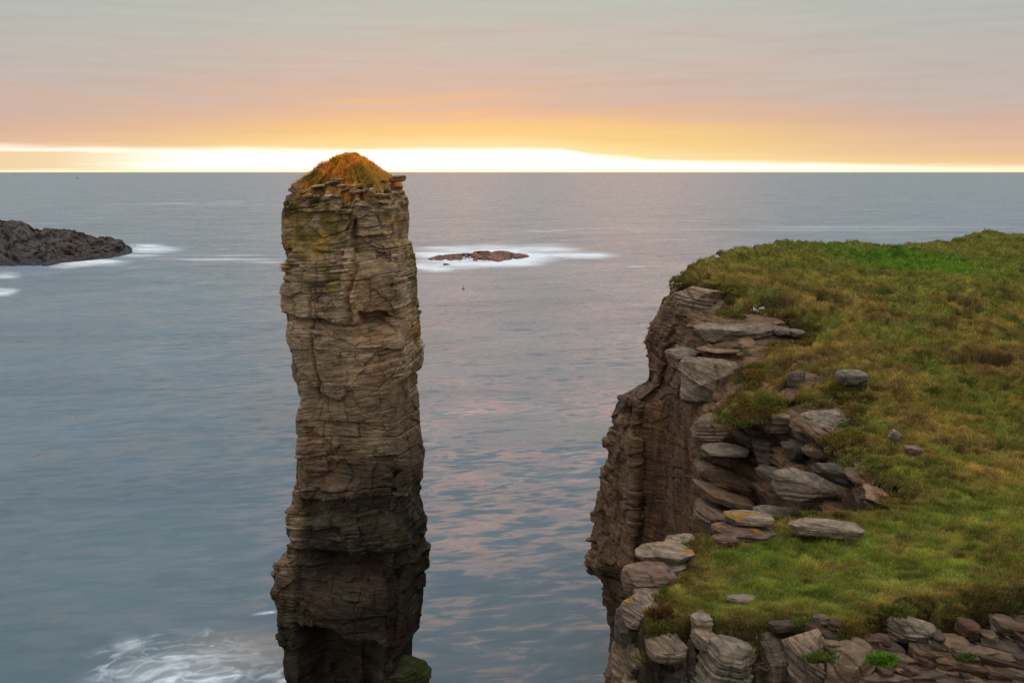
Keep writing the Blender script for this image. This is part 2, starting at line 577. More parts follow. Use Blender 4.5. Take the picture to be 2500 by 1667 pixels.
# ------------------------------------------------------------------ the sea
def build_sea():
    y1 = np.linspace(1760, 640, 420)
    y2 = np.linspace(640, 423, 190)[1:]
    py = np.concatenate([[2600, 2100, 1900], y1, y2])
    px = np.concatenate([[-4000, -1500, -500], np.linspace(-60, 1600, 780), [1750, 2000, 2560, 3200, 5500]])
    PXg, PYg = np.meshgrid(px, py)
    P = sea_at(PXg, PYg)
    far = P[-1:].copy()
    far *= (90000.0 / far[0, :, 1:2])[None]
    near = P[:1].copy()
    near[..., 1] = -60
    P = np.concatenate([near, P, far])
    P[..., 2] = 0
    PXg = np.concatenate([PXg[:1], PXg, PXg[-1:]])
    PYg = np.concatenate([PYg[:1] + 500, PYg, PYg[-1:] - 3])
    xy = P[..., :2]
    wx = PXg + 14 * fbm(xy / 14, 3, 5)
    wy = PYg + 5 * fbm(xy / 20, 3, 9)
    nz = fbm(xy * np.array([0.05, 0.10]), 4, 21)
    st = fbm(xy * np.array([0.02, 0.09]), 4, 33)

    def ell(cx, cy, rx, ry, s, hard=0.0):
        d = np.sqrt(((wx - cx) / rx) ** 2 + ((wy - cy) / ry) ** 2)
        return s * (1 - ss(d, hard, 1.0))
    foam = np.zeros_like(nz)
    for e in [(375, 607, 85, 14, 1.0, .3), (330, 628, 90, 9, .7), (215, 641, 120, 9, .9, .3), (150, 648, 90, 8, .7), (20, 672, 60, 12, .7),
              (-10, 713, 60, 14, 1.0, .4), (1180, 626, 235, 36, 1.2, .35), (1060, 650, 90, 16, .9, .3),
              (1400, 625, 140, 13, .85, .2), (1320, 612, 120, 18, .8, .3), (1560, 652, 40, 5, .5)]:
        foam = np.maximum(foam, ell(*e) * (0.85 + 0.45 * nz + 0.3 * st))
    for e in [(540, 628, 220, 14, .62), (660, 642, 90, 10, .6), (1400, 562, 260, 6, .45), (1830, 533, 140, 8, .5), (1950, 556, 240, 11, .5), (1700, 560, 200, 10, .35),
              (480, 500, 300, 10, .25), (1250, 680, 260, 14, .2)]:
        foam = np.maximum(foam, ell(*e) * ss(st, -0.15, 0.75))
    # foam streaming off the foot of the stack, drawn out by the swell
    ca, sa = math.cos(R(24)), math.sin(R(24))
    ax = (xy[..., 0] * ca + xy[..., 1] * sa)
    ay = (-xy[..., 0] * sa + xy[..., 1] * ca)
    wr_ = np.stack([fbm(xy / 6, 4, 61), fbm(xy / 6, 4, 62)], -1)
    q = np.stack([ax / 9.0, ay / 2.6], -1) + 0.75 * wr_
    rg = 1 - np.abs(fbm(q, 4, 71))
    fil = ss(rg, 0.72, 1.0) ** 1.5
    q2 = np.stack([ax / 3.2, ay / 0.8], -1) + 1.2 * wr_
    fine = ss(fbm(q2, 4, 73), -0.1, 0.8)
    wide = ss(fbm(xy / 5 + 3.3 + 0.8 * wr_, 4, 81), -0.1, 0.7)
    zone = ell(450, 1640, 290, 120, 1.0, .15)
    foam = np.maximum(foam, 1.25 * zone * np.clip(0.8 * fil * (0.4 + 0.6 * fine) + 0.8 * wide * fine + 0.06, 0, 1))
    foam = np.maximum(foam, ell(450, 1665, 230, 85, 1.0) * (0.30 + 0.70 * wide) * (0.40 + 0.60 * fine))
    foam = np.maximum(foam, ell(325, 1575, 60, 42, 1.0) * (0.35 + 0.65 * wide) * (0.35 + 0.65 * fine))
    foam = np.maximum(foam, ell(512, 1570, 26, 60, .6) * fil)
    foam = np.maximum(foam, ell(1370, 1365, 80, 26, .38) * ss(nz, -.4, .6))
    foam = np.maximum(foam, ell(655, 1498, 55, 22, .7) * fine)
    foam = np.maximum(foam, ell(1462, 1415, 16, 14, .5))
    foam = np.maximum(foam, ell(690, 1660, 40, 30, .6) * fine)
    q3 = np.stack([ax / 4.0, ay / 1.7], -1) + 1.3 * wr_
    wisp = ss(1 - np.abs(fbm(q3, 3, 75)), 0.6, 1.0)
    foam = np.maximum(foam, ell(430, 1648, 215, 80, 1.0, .15) * (0.30 + 0.45 * wisp + 0.25 * fine))
    foam = np.maximum(foam, ell(335, 1572, 70, 38, 1.0) * ss(nz + wisp, 0.1, 1.0))
    foam = np.maximum(foam, ell(500, 1580, 60, 62, .8) * wisp * ss(st + wisp, 0.2, 1.0))
    foam = np.maximum(foam, ell(640, 1640, 90, 40, .5) * wisp)
    foam = np.maximum(foam, ell(560, 1600, 170, 70, .22) * wisp)
    silt = ell(590, 1590, 210, 85, .85, .2) + ell(280, 1520, 200, 40, .22)
    calm = np.maximum(ell(1210, 1130, 330, 240, 1.0, .35), ell(1100, 1290, 420, 120, .9, .2))
    calm = np.maximum(calm, ell(520, 1330, 260, 110, .6)) * ss(fbm(xy * np.array([0.05, 0.16]), 4, 91), -0.35, 0.35)
    f = grid_faces(*P.shape[:2])
    o = mesh_obj('sea', P, f, M_SEA, attrs={'foam': np.clip(foam, 0, 1), 'silt': np.clip(silt, 0, 1), 'calm': np.clip(calm, 0, 1)}, smooth=True)
    tag(o, kind='structure')


build_sea()


# ------------------------------------------------------------------ rock colours
def rock_cols(P, tint, nz, seed, base=(0.27, 0.225, 0.18), dark=(0.13, 0.105, 0.085), lichen=0.0, moss=0.0, wet_shade_z=None, orange=0.0, mul=(0.62, 0.53, 0.44)):
    k = np.clip(0.55 + 0.42 * tint + 0.35 * fbm(P / 1.7, 3, seed + 41), 0, 1.15)[..., None]
    c = np.array(dark) * (1 - k) + np.array(base) * k
    red = ss(fbm(P / 2.6 + 5, 3, seed + 43), 0.1, 0.9)[..., None]
    c = c * (1 - 0.35 * red) + c * np.array([1.22, 0.88, 0.66]) * 0.35 * red
    grey = ss(fbm(P / 1.9 - 9, 3, seed + 44), 0.15, 0.8)[..., None]
    c = c * (1 - 0.3 * grey) + c * np.array([0.92, 1.0, 1.10]) * 0.3 * grey
    if np.any(np.asarray(lichen) > 0):
        l = (ss(fbm(P / 0.55, 4, seed + 45) + 1.3 * (np.asarray(lichen) - 0.75), -0.35, 0.45) * np.minimum(1, np.asarray(lichen) * 2.2))[..., None]
        lc = np.where((fbm(P / 0.8, 2, seed + 46) > 0.35)[..., None], np.array([0.34, 0.245, 0.03]), np.array([0.17, 0.152, 0.028]))
        c = c * (1 - 0.85 * l) + lc * 0.85 * l
    if np.any(np.asarray(moss) > 0):
        g = (ss(fbm(P / 0.5, 4, seed + 47) + 1.3 * (np.asarray(moss) - 0.7), -0.3, 0.4))[..., None]
        c = c * (1 - g) + np.array([0.055, 0.085, 0.014]) * g
    if orange > 0:
        l = (ss(fbm(P / 0.35, 3, seed + 48), 0.75 - orange, 0.95 - orange) * ss(nz, 0.3, 0.7))[..., None]
        c = c * (1 - l) + np.array([0.42, 0.24, 0.02]) * l
    if wet_shade_z is not None:
        wv = (1 - ss(P[..., 2] + 1.3 * fbm(P / 2.5, 3, seed + 49), wet_shade_z[0], wet_shade_z[1]))[..., None]
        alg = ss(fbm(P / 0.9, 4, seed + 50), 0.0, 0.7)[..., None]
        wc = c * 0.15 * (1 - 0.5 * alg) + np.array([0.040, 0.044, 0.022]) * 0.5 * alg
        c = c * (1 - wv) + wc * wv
    return np.clip(c * np.array(mul), 0.006, 0.6)


# ------------------------------------------------------------------ blades
def blades(name, base, nrm, hgt, wid, col, lean, parent=None, rng=None, mat=None):
    """base (n,3) roots; makes bent two-segment blades as one mesh"""
    n = len(base)
    ang = rng.uniform(0, 2 * math.pi, n)
    side = np.stack([np.cos(ang), np.sin(ang), np.zeros(n)], -1) * (wid * 0.5)[:, None]
    up = np.stack([np.zeros(n), np.zeros(n), np.ones(n)], -1) * 0.7 + nrm * 0.5
    up = up / np.linalg.norm(up, axis=1, keepdims=True)
    la = rng.uniform(0, 2 * math.pi, n)
    ld = np.stack([np.cos(la), np.sin(la), np.zeros(n)], -1) * rng.uniform(0.1, 1.0, n)[:, None] + np.array(lean)
    midp = base + up * (hgt * 0.55)[:, None] + ld * (hgt * 0.25)[:, None]
    tip = base + up * (hgt * 0.92)[:, None] + ld * (hgt * 0.85)[:, None]
    V = np.stack([base - side, base + side, midp + side * 0.8, midp - side * 0.8, tip], 1)
    i = np.arange(n)[:, None] * 5
    q = i + np.array([[0, 1, 2, 3]])
    t3 = i + np.array([[3, 2, 4]])
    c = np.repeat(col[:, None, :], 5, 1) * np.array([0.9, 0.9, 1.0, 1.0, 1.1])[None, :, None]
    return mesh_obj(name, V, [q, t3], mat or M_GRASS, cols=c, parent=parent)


# ------------------------------------------------------------------ the sea stack
def build_stack():
    YC = 60.0
    root = empty('sea_stack', (U(855, 1600, YC)[0], YC, 0.0))
    tag(root, 'tall weathered sandstone sea stack with grassy top standing alone in the sea', 'sea stack')
    Lt = np.array([(440, 715), (459, 706), (490, 694), (506, 689), (559, 690), (605, 696), (628, 703), (672, 707), (698, 703), (751, 699), (784, 699), (790, 705), (834, 705),
                   (840, 711), (919, 716), (945, 726), (977, 731), (1051, 729), (1104, 731), (1146, 724), (1230, 724), (1243, 711), (1262, 704), (1299, 708), (1362, 705),
                   (1369, 679), (1436, 676), (1468, 674), (1505, 684), (1568, 695), (1631, 705), (1667, 711), (1760, 700)], float)
    Rt = np.array([(440, 985), (463, 988), (493, 1000), (526, 1000), (592, 997), (602, 1008), (672, 1019), (738, 1019), (837, 1024), (882, 1033), (922, 1027), (932, 1014),
                   (1014, 1016), (1061, 1019), (1146, 1035), (1202, 1033), (1214, 1024), (1251, 1024), (1304, 1037), (1364, 1037), (1373, 1043), (1425, 1041), (1436, 1033),
                   (1520, 1032), (1562, 1024), (1584, 1022), (1600, 1006), (1667, 1000), (1760, 1010)], float)
    NR, NC = 720, 520
    py = np.linspace(440, 1760, NR)
    xl = np.interp(py, Lt[:, 0], Lt[:, 1])
    xr = np.interp(py, Rt[:, 0], Rt[:, 1])
    z = U(855, py, YC - 1.5)[:, 2]
    XL = U(xl, py, YC)[:, 0]
    XR = U(xr, py, YC + 0.8)[:, 0]
    hb = 2.5
    # corners per row: front-left, front-right, back-right, back-left
    one = np.ones(NR)
    FL = np.stack([XL + 0.22, (YC - hb + 0.9) * one, z], -1)
    FM = np.stack([(XL * 0.45 + XR * 0.55), (YC - hb - 0.25) * one, z], -1)
    FR = np.stack([XR - 0.75, (YC - hb + 0.1) * one, z], -1)
    BR = np.stack([XR + 0.05, (YC + 1.6) * one, z], -1)
    BL = np.stack([XL + 0.55, (YC + 2.4) * one, z], -1)
    cor = np.stack([FL, FM, FR, BR, BL, FL], 1)
    fr = np.array([0, 0.27, 0.47, 0.62, 0.85, 1.0])
    u = np.arange(NC) / NC
    P = np.stack([np.stack([np.interp(u, fr, cor[r, :, k]) for k in range(3)], -1) for r in range(NR)], 0)
    P = smooth1(P, 14, 1, True)
    per = 21.0
    uu = np.broadcast_to(u[None] * per, P.shape[:2])
    n = grid_normals(smooth1(P, 30, 0), True)
    cx = P.mean(1, keepdims=True)
    if np.sum(n * (P - cx)) < 0:
        n = -n
    n[..., 2] = 0
    n /= np.linalg.norm(n, axis=-1, keepdims=True)
    dip = P[..., 2] - 0.035 * P[..., 0] + 0.06 * np.sin(P[..., 0] * 0.9 + P[..., 2] * 0.4)
    d, tint, bz, m = rock_disp(P, dip, uu + 0.06 * P[..., 2], 11, 0.78, 0.95, 0.6)
    ppx, ppy = PX(P)
    front = ss(-n[..., 1], 0.05, 0.5)
    jx = 15 * fbm(P / 1.7, 4, 90)
    jy = 13 * fbm(P / 1.5, 4, 91)

    def box(x0, x1, y0, y1, dep, sx=5, sy0=4, sy1=30, slope=0.0):
        yy = ppy - slope * (ppx - x0)
        return dep * front * ss(ppx + jx, x0 - sx, x0 + sx) * (1 - ss(ppx + jx, x1 - sx, x1 + sx)) * ss(yy + jy, y0 - sy0, y0 + sy0) * (1 - ss(yy + jy, y1 - sy1, y1 + sy1))
    d = d + box(700, 866, 615, 772, 0.40, 6, 8, 4, 0.08)
    d = d - box(868, 992, 578, 640, 0.35, 6, 4, 25)
    d = d - box(872, 990, 762, 800, 0.95, 6, 3, 38, 0.10)
    d = d - box(690, 860, 510, 605, 0.18, 10, 6, 6)
    d = d - 0.55 * front * np.exp(-((ppx + jx - 861 + 0.06 * (ppy - 640)) / 5) ** 2) * ss(ppy, 520, 540) * (1 - ss(ppy, 780, 800))
    d = d - 0.25 * front * np.exp(-((ppx + jx - 775) / 4) ** 2) * ss(ppy, 690, 720) * (1 - ss(ppy, 960, 1000))
    d = d + box(708, 1010, 792, 870, 0.16, 6, 4, 60)
    d = d - box(955, 1030, 1160, 1206, 0.7, 6, 20, 3)
    d = d - box(770, 960, 1120, 1195, 0.18, 8, 20, 8)
    d = d + box(730, 880, 1180, 1215, 0.25, 8, 4, 8)
    d = d - box(735, 985, 1215, 1260, 0.22, 12, 6, 20)
    d = d + box(720, 980, 1265, 1335, 0.22, 16, 14, 8)
    d = d - box(775, 945, 1345, 1410, 1.25, 22, 6, 40)
    d = d + box(745, 965, 1420, 1535, 0.40, 20, 30, 6, 0.22)
    d = d + box(670, 732, 1360, 1760, 0.30, 5, 3, 20)
    d = d - box(738, 925, 1515, 1765, 2.2, 14, 5, 4, 0.30)
    d = d - box(950, 1045, 1400, 1610, 0.55, 8, 30, 10)
    d = d + box(905, 965, 1560, 1640, 0.2, 10, 15, 15)
    d = d * (0.35 + 0.65 * ss(ppy, 430, 470)) * (0.55 + 0.45 * front)
    P = P + n * d[..., None]
    top_w = np.clip(1 - np.arange(NR) / 60.0, 0, 1)[:, None]
    drop = 0.18 + 0.30 * fbm(P[0] / 0.8, 3, 95)[None] + 0.75 * front[:1]
    P[..., 2] -= drop * top_w ** 1.5
    P = P + n * (-0.35 * top_w ** 2 * (0.6 + 0.8 * vn(np.stack([uu / 0.5, P[..., 2] / 0.16], -1), 97)))[..., None]
    # soil-and-grass dome on top
    K = 46
    rim = P[0]
    apex = U(852, 381, YC - 0.2)
    ctr = rim.mean(0)
    dome = []
    for k in range(1, K + 1):
        t = k / K
        lift = 1 - (math.sqrt((1 - t) ** 2 + 0.10) - 0.3162) / (math.sqrt(1.10) - 0.3162)
        q = rim * (1 - t) + apex * t
        q[:, 2] = rim[:, 2] + (apex[2] - rim[:, 2]) * lift
        dome.append(q)
    D = np.array(dome)
    hump = fbm(D / 0.7, 4, 123)
    D[..., 2] += 0.30 * hump * np.linspace(0.2, 1, K)[:, None] * np.linspace(1, 0, K)[:, None] ** 0.3
    A = np.concatenate([D[::-1], P], 0)
    Pall = A
    nz = np.zeros(A.shape[:2])
    nz[:K] = 1
    pall_y = PX(A)[1]
    tt = np.concatenate([np.zeros((K, NC)), tint])
    pxx = PX(A)[0]
    lich = ss(pall_y, 455, 490) * (1 - ss(pall_y, 540, 790)) * (0.62 + 0.25 * (pxx < 870)) + 0.75 * ss(pxx, 992, 1004) * (pall_y < 930) * (pall_y > 590)
    lich = np.maximum(lich, 0.72 * ss(pxx, 780, 800) * (1 - ss(pxx, 860, 870)) * ss(pall_y, 660, 680) * (1 - ss(pall_y, 700, 730)))
    ab = rock_cols(A, tt, nz, 11, mul=(1.04, 0.81, 0.57), base=(0.46, 0.385, 0.31), dark=(0.21, 0.168, 0.13), lichen=lich, wet_shade_z=(12.5 - 7.0 * (1 - ss(pxx, 715, 755)), 22.5 - 5.0 * (1 - ss(pxx, 715, 755))),  # wet algae low down, plus light fading towards the foot, painted in
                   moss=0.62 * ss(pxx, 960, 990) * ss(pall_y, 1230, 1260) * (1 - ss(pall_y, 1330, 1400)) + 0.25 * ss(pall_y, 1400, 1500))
    g = np.clip(1.1 - np.linspace(0, 1, K), 0, 1)[:, None]
    soil = np.array([0.34, 0.18, 0.06]) * (0.8 + 0.4 * hump[::-1, :, None])
    gm = ss(fbm(A[:K] / 0.9, 3, 77), 0.0, 0.5)[..., None]
    soil = soil * (1 - gm) + np.array([0.075, 0.075, 0.02]) * gm
    mk = ss(np.linspace(1, 0, K)[:, None] + 0.15 * hump[::-1], 0.05, 0.3)[..., None]
    ab[:K] = ab[:K] * (1 - mk) + soil * mk
    Ni = A.shape[0]
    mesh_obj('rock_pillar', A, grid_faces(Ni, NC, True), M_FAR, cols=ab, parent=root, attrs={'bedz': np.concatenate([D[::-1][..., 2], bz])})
    global DOME
    DOME = D
    # grass on the dome
    rng = np.random.default_rng(5)
    nb = 30000
    r = rng.integers(0, K, nb)
    cc = rng.integers(0, NC, nb)
    keep = rng.random(nb) < np.linspace(0.2, 1, K)[r][::1] * 0 + 1
    b = D[::-1][r, cc] + rng.normal(0, 0.04, (nb, 3)) * np.array([1, 1, 0.2])
    hg = rng.uniform(0.08, 0.26, nb) * (0.8 + 0.4 * (fbm(b / 0.5, 2, 3) > 0))
    mixv = ss(fbm(b / 0.8, 3, 9), -0.3, 0.5)[:, None]
    colb = (np.array([0.78, 0.38, 0.075]) * mixv + np.array([0.46, 0.32, 0.06]) * (1 - mixv)) * rng.uniform(0.6, 1.35, (nb, 1))  # dry grass pushed to orange-gold, painting the sunset glow into the blades
    blades('grass_cap', b, np.tile([0, 0, 1.0], (nb, 1)), hg, rng.uniform(0.012, 0.03, nb), colb, (0.15, 0, 0), root, rng, M_CAP)
    return root


STACK = build_stack()


# ------------------------------------------------------------------ loose rocks and slabs
def cube_sphere(N):
    g = np.linspace(-1, 1, N)
    g = np.tan(g * math.pi / 4)
    a, b = np.meshgrid(g, g, indexing='ij')
    o = np.ones_like(a)
    fs = [np.stack(v, -1) for v in ((o, a, b), (-o, b, a), (b, o, a), (a, -o, b), (a, b, o), (b, a, -o))]
    V = np.concatenate([f.reshape(-1, 3) for f in fs])
    F4 = np.concatenate([grid_faces(N, N) + k * N * N for k in range(6)])
    key = np.round(V * 1e5).astype(np.int64)
    _, idx, inv = np.unique(key, axis=0, return_index=True, return_inverse=True)
    V = V[idx]
    F4 = inv.reshape(-1)[F4]
    return V / np.linalg.norm(V, axis=1, keepdims=True), F4


CS = {n: cube_sphere(n) for n in (14, 20, 26, 44)}


def rock_shape(hx, hy, hz, seed, boxy=5.0, cuts=9, bed=1.0, rough=1.0, N=44, dipx=0.0, sink=0.35):
    """a weathered bedded block of half sizes hx, hy, hz round the origin"""
    rng = np.random.default_rng(seed)
    D, F4 = CS[N]
    s = np.array([hx, hy, hz])
    rr = 1.0 / (np.sum(np.abs(D) ** boxy, 1) ** (1 / boxy))
    V = D * rr[:, None]
    u0 = np.arctan2(D[:, 1], D[:, 0]) * (hx + hy) * 0.5
    for _ in range(cuts):
        nv = rng.normal(size=3)
        nv[2] = max(nv[2] * 0.6, -0.12)
        nv /= np.linalg.norm(nv)
        off = rng.uniform(0.80, 1.04) + (0.07 if hx > 2.2 * hz else 0.0)
        h = V @ nv - off
        V = V - np.clip(h, 0, None)[:, None] * nv
    V = V * s
    big = min(hx, hz * 2.2, hy)
    V = V + D * (0.07 * big * rough * fbm(V / (big * 0.9) + seed, 3, seed))[:, None]
    V[:, 2] = np.where(V[:, 2] < 0, V[:, 2] * (1 + sink), V[:, 2])
    hd = D.copy()
    jn = beds(V[:, 0] + 0.35 * V[:, 1] + 0.12 * big * fbm(V / big, 2, seed + 3), V[:, 2], seed + 9, hx * 0.35, hx * 1.1, hz * 0.6, hz * 3)
    V = V - D * (0.10 * big * np.exp(-(jn['dz'] / (0.025 * big + 0.008)) ** 2) * (vn(V / (big * 1.1) + 7, seed) > -0.1))[:, None]
    hd[:, 2] *= 0.15
    wv = V[:, 2] + dipx * V[:, 0]
    u = V[:, 0] + 0.6 * V[:, 1]
    t = max(hz * 0.10, 0.02)
    m = beds(wv + 0.15 * t * fbm(V / (big * .6), 2, seed + 2), u, seed + 1, t, 5 * t, hx * 0.5, hx * 1.6)
    f = beds(wv, u, seed + 2, t * 0.45, t * 1.3, hx * 0.5, hx * 1.6)
    dd = 0.055 * big * m['rb'] + 0.030 * big * f['rl'] - 0.055 * big * np.exp(-(m['dz'] / (0.3 * t)) ** 2)
    side = np.clip(1.3 - 1.2 * np.abs(D[:, 2]), 0, 1)
    V = V + hd * (dd * bed * side)[:, None]
    V = V + D * (0.022 * big * rough * fbm(V / (big * 0.18) + 3, 3, seed + 5))[:, None]
    tint = 0.5 * m['rb'] + 0.4 * f['rl']
    return V, F4, tint, D, wv


PAL = dict(brown=((0.32, 0.24, 0.165), (0.16, 0.118, 0.08)), pale=((0.40, 0.34, 0.27), (0.24, 0.195, 0.15)), grey=((0.33, 0.295, 0.24), (0.17, 0.15, 0.12)),
           red=((0.27, 0.19, 0.15), (0.16, 0.105, 0.08)), dark=((0.16, 0.135, 0.11), (0.08, 0.068, 0.056)), rubble=((0.16, 0.10, 0.065), (0.08, 0.05, 0.032)), moss=((0.10, 0.10, 0.06), (0.03, 0.03, 0.02)))


def rock(px0, py0, px1, py1, Y, depth, label, pal='brown', seed=1, yaw=0.0, tilt=0.0, lean=0.0, name='boulder', cat='boulder', boxy=8.0, bed=1.0, rough=0.7, cuts=18,
         group=None, orange=0.0, moss=0.0, N=44, wet=None, mat=None, dipx=0.0, sink=0.35, mul=(0.62, 0.53, 0.44)):
    """a rock whose front spans photo pixels px0..px1, py0..py1 at distance Y; depth in metres runs away from there"""
    Y = Y + EMBED
    c = U((px0 + px1) / 2, (py0 + py1) / 2, Y + depth / 2)
    k = math.hypot(Y + depth * 0.3, H - c[2]) / F
    hx, hz = (px1 - px0) * k / 2, (py1 - py0) * k / 2 / math.cos(R(12))
    hz = max(0.06, hz - 0.35 * depth * 0.25)
    V, F4, tint, D, bz = rock_shape(hx, depth / 2, hz, seed, boxy, cuts, bed, rough, N, dipx, sink)
    ya, ti, le = R(yaw), R(tilt), R(lean)
    Rz = np.array([[math.cos(ya), -math.sin(ya), 0], [math.sin(ya), math.cos(ya), 0], [0, 0, 1]])
    Ry = np.array([[math.cos(ti), 0, math.sin(ti)], [0, 1, 0], [-math.sin(ti), 0, math.cos(ti)]])
    Rx = np.array([[1, 0, 0], [0, math.cos(le), -math.sin(le)], [0, math.sin(le), math.cos(le)]])
    M = Ry @ Rx @ Rz
    W = V @ M.T + c
    nz = (D @ M.T)[:, 2]
    b_, d_ = PAL[pal]
    col = rock_cols(V + seed * 3.7, tint, nz, seed, base=b_, dark=d_, orange=orange, moss=moss * np.clip(nz + 0.3, 0, 1), wet_shade_z=wet, mul=mul)
    o = mesh_obj(name, W, F4, mat or M_ROCK, cols=col, attrs={'bedz': bz * (0.6 + (seed * 37 % 100) / 110.0) + seed}, loc=(c[0], c[1], c[2] - hz * (1 + sink)))
    tag(o, label, cat, group)
    return o


# ------------------------------------------------------------------ headland: control points taken from the photo
POLY_PX = [(1650, 672, 62), (1690, 632, 66), (1750, 610, 72), (1880, 592, 88), (2000, 594, 95), (2150, 601, 100), (2260, 596, 105), (2330, 581, 112), (2400, 565, 118), (2500, 567, 120), (2800, 570, 122),
           (3300, 900, 60), (3300, 1300, 28), (2900, 1425, 23.6), (2500, 1432, 23.5), (2397, 1452, 23.1), (2305, 1482, 22.6), (2237, 1466, 22.9), (2168, 1496, 22.3),
           (2114, 1556, 21.3), (1992, 1540, 21.7), (1897, 1517, 22.2), (1840, 1558, 21.5), (1790, 1530, 22.0), (1687, 1518, 22.4), (1603, 1526, 22.3),
           (1584, 1492, 23.0), (1599, 1453, 23.9), (1645, 1423, 24.7), (1668, 1373, 25.9), (1687, 1318, 27.3), (1790, 1300, 27.9), (1886, 1272, 28.7), (1931, 1264, 28.9), (2072, 1239, 29.7),
           (2185, 1230, 30.2), (2200, 1190, 31.8), (2168, 1166, 33), (2053, 1125, 36), (2038, 1064, 38.6), (2072, 1011, 41), (2090, 960, 44), (1997, 972, 43.6),
           (1936, 965, 44.5), (1851, 1003, 43.7), (1737, 1007, 45.3), (1817, 950, 48), (1813, 907, 49.6), (1859, 858, 51.6), (1880, 836, 52.6), (1960, 832, 53),
           (1966, 806, 54), (1905, 758, 56), (1860, 745, 57), (1813, 766, 55.5), (1744, 754, 56.8), (1790, 705, 59.5), (1729, 688, 60.5)]
INNER_PX = [(2200, 640, 82), (2000, 640, 77), (2300, 800, 56), (2000, 700, 66), (2500, 700, 68), (2500, 1000, 42), (2300, 1000, 42), (2400, 1200, 31.5), (2300, 1350, 26),
            (1900, 1400, 25.2), (2100, 1400, 25), (1800, 640, 70), (2400, 620, 92), (2500, 850, 53), (2150, 880, 48.5), (2100, 760, 59), (2250, 1120, 36), (2500, 1300, 28), (1700, 1430, 24.5), (2200, 720, 64)]
CTRL = np.array([U(*p) for p in POLY_PX + INNER_PX])
POLY = CTRL[:len(POLY_PX), :2]


def tps_fit(X, zv, lam=0.02):
    n = len(X)
    d2 = ((X[:, None] - X[None]) ** 2).sum(-1)
    K = 0.5 * d2 * np.log(d2 + 1e-12) + lam * np.eye(n) * 100
    Pm = np.concatenate([np.ones((n, 1)), X], 1)
    A = np.block([[K, Pm], [Pm.T, np.zeros((3, 3))]])
    return np.linalg.solve(A, np.concatenate([zv, np.zeros(3)]))


TPSX = np.concatenate([CTRL[:, :2]])
TPSW = tps_fit(TPSX, CTRL[:, 2])


def ground_z(xy):
    sh = xy.shape[:-1]
    q = xy.reshape(-1, 2)
    res = np.empty(len(q))
    for s in range(0, len(q), 40000):
        b = q[s:s + 40000]
        d2 = ((b[:, None] - TPSX[None]) ** 2).sum(-1)
        res[s:s + 40000] = (0.5 * d2 * np.log(d2 + 1e-12)) @ TPSW[:-3] + TPSW[-3] + b @ TPSW[-2:]
    return res.reshape(sh)


def signed_dist(xy):
    sh = xy.shape[:-1]
    q = xy.reshape(-1, 2)
    best = np.full(len(q), 1e9)
    ins = np.zeros(len(q), bool)
    n = len(POLY)
    for i in range(n):
        a, b = POLY[i], POLY[(i + 1) % n]
        ab = b - a
        t = np.clip(((q - a) @ ab) / (ab @ ab), 0, 1)
        d = np.hypot(*(q - (a + t[:, None] * ab)).T)
        best = np.minimum(best, d)
        cond = (a[1] > q[:, 1]) != (b[1] > q[:, 1])
        xi = a[0] + (q[:, 1] - a[1]) / (ab[1] if ab[1] else 1e-9) * ab[0]
        ins ^= cond & (q[:, 0] < xi)
    return np.where(ins, best, -best).reshape(sh)


def edge_dist(xy):
    far = ss(xy[..., 1], 28, 36)
    s0 = signed_dist(xy)
    s1 = s0 + (0.30 + 0.35 * far) * fbm(xy / (0.9 + 0.8 * far)[..., None], 3, 211) + 0.14 * fbm(xy / 0.25, 2, 212)
    return np.minimum(s1, s0 + 0.30)


def edge_drop(sd, Y):
    far = ss(Y, 28, 36)
    wd = 0.16 + 0.30 * far
    roll = np.clip(wd - sd, 0, None)
    return (4.5 - 3.7 * far) * roll ** 2 + 0.35 * roll


PITS = [(2490, 708, 69, 1.6, 1.2), (2425, 918, 49.2, 1.0, 0.8), (2128, 936, 45.0, 0.9, 0.8), (2296, 815, 55.0, 1.0, 1.0), (2420, 1070, 38.0, 0.8, 0.7), (2330, 1075, 38.0, 0.7, 0.6), (2380, 945, 47, .7, .6),
        (2145, 815, 55.5, 1.0, 0.9), (2300, 1165, 33.2, .5, .5), (1880, 760, 57.0, 1.3, .8)]


def shaded_peat(xy):
    ex = 0
    for a_, b_, c_, rx, ry in PITS:
        q = U(a_, b_, c_)
        ex = np.maximum(ex, 1 - ss(np.sqrt(((xy[..., 0] - q[0]) / rx) ** 2 + ((xy[..., 1] - q[1]) / ry) ** 2) + 0.3 * fbm(xy / 0.5, 2, 206), 0.55, 1.1))
    return np.maximum(ex, shaded_peat_noise(xy))


def shaded_peat_noise(xy):
    return ss(fbm(xy * np.array([0.62, 0.9]), 3, 205), 0.46, 0.78) * (0.15 + 0.85 * ss(xy[..., 1], 30, 36)) * (1 - ss(xy[..., 1], 62, 74))


def hummock(xy):
    Y = xy[..., 1]
    k = np.clip((Y - 20) / 30, 0.35, 1.3)
    b = fbm(xy / 3.4, 3, 201)
    h = 0.34 * k * b + 0.30 * k * (0.4 - np.abs(fbm(xy / 0.9, 3, 202))) + 0.06 * k * fbm(xy / 0.35, 3, 203)
    return h - 0.55 * shaded_peat(xy)


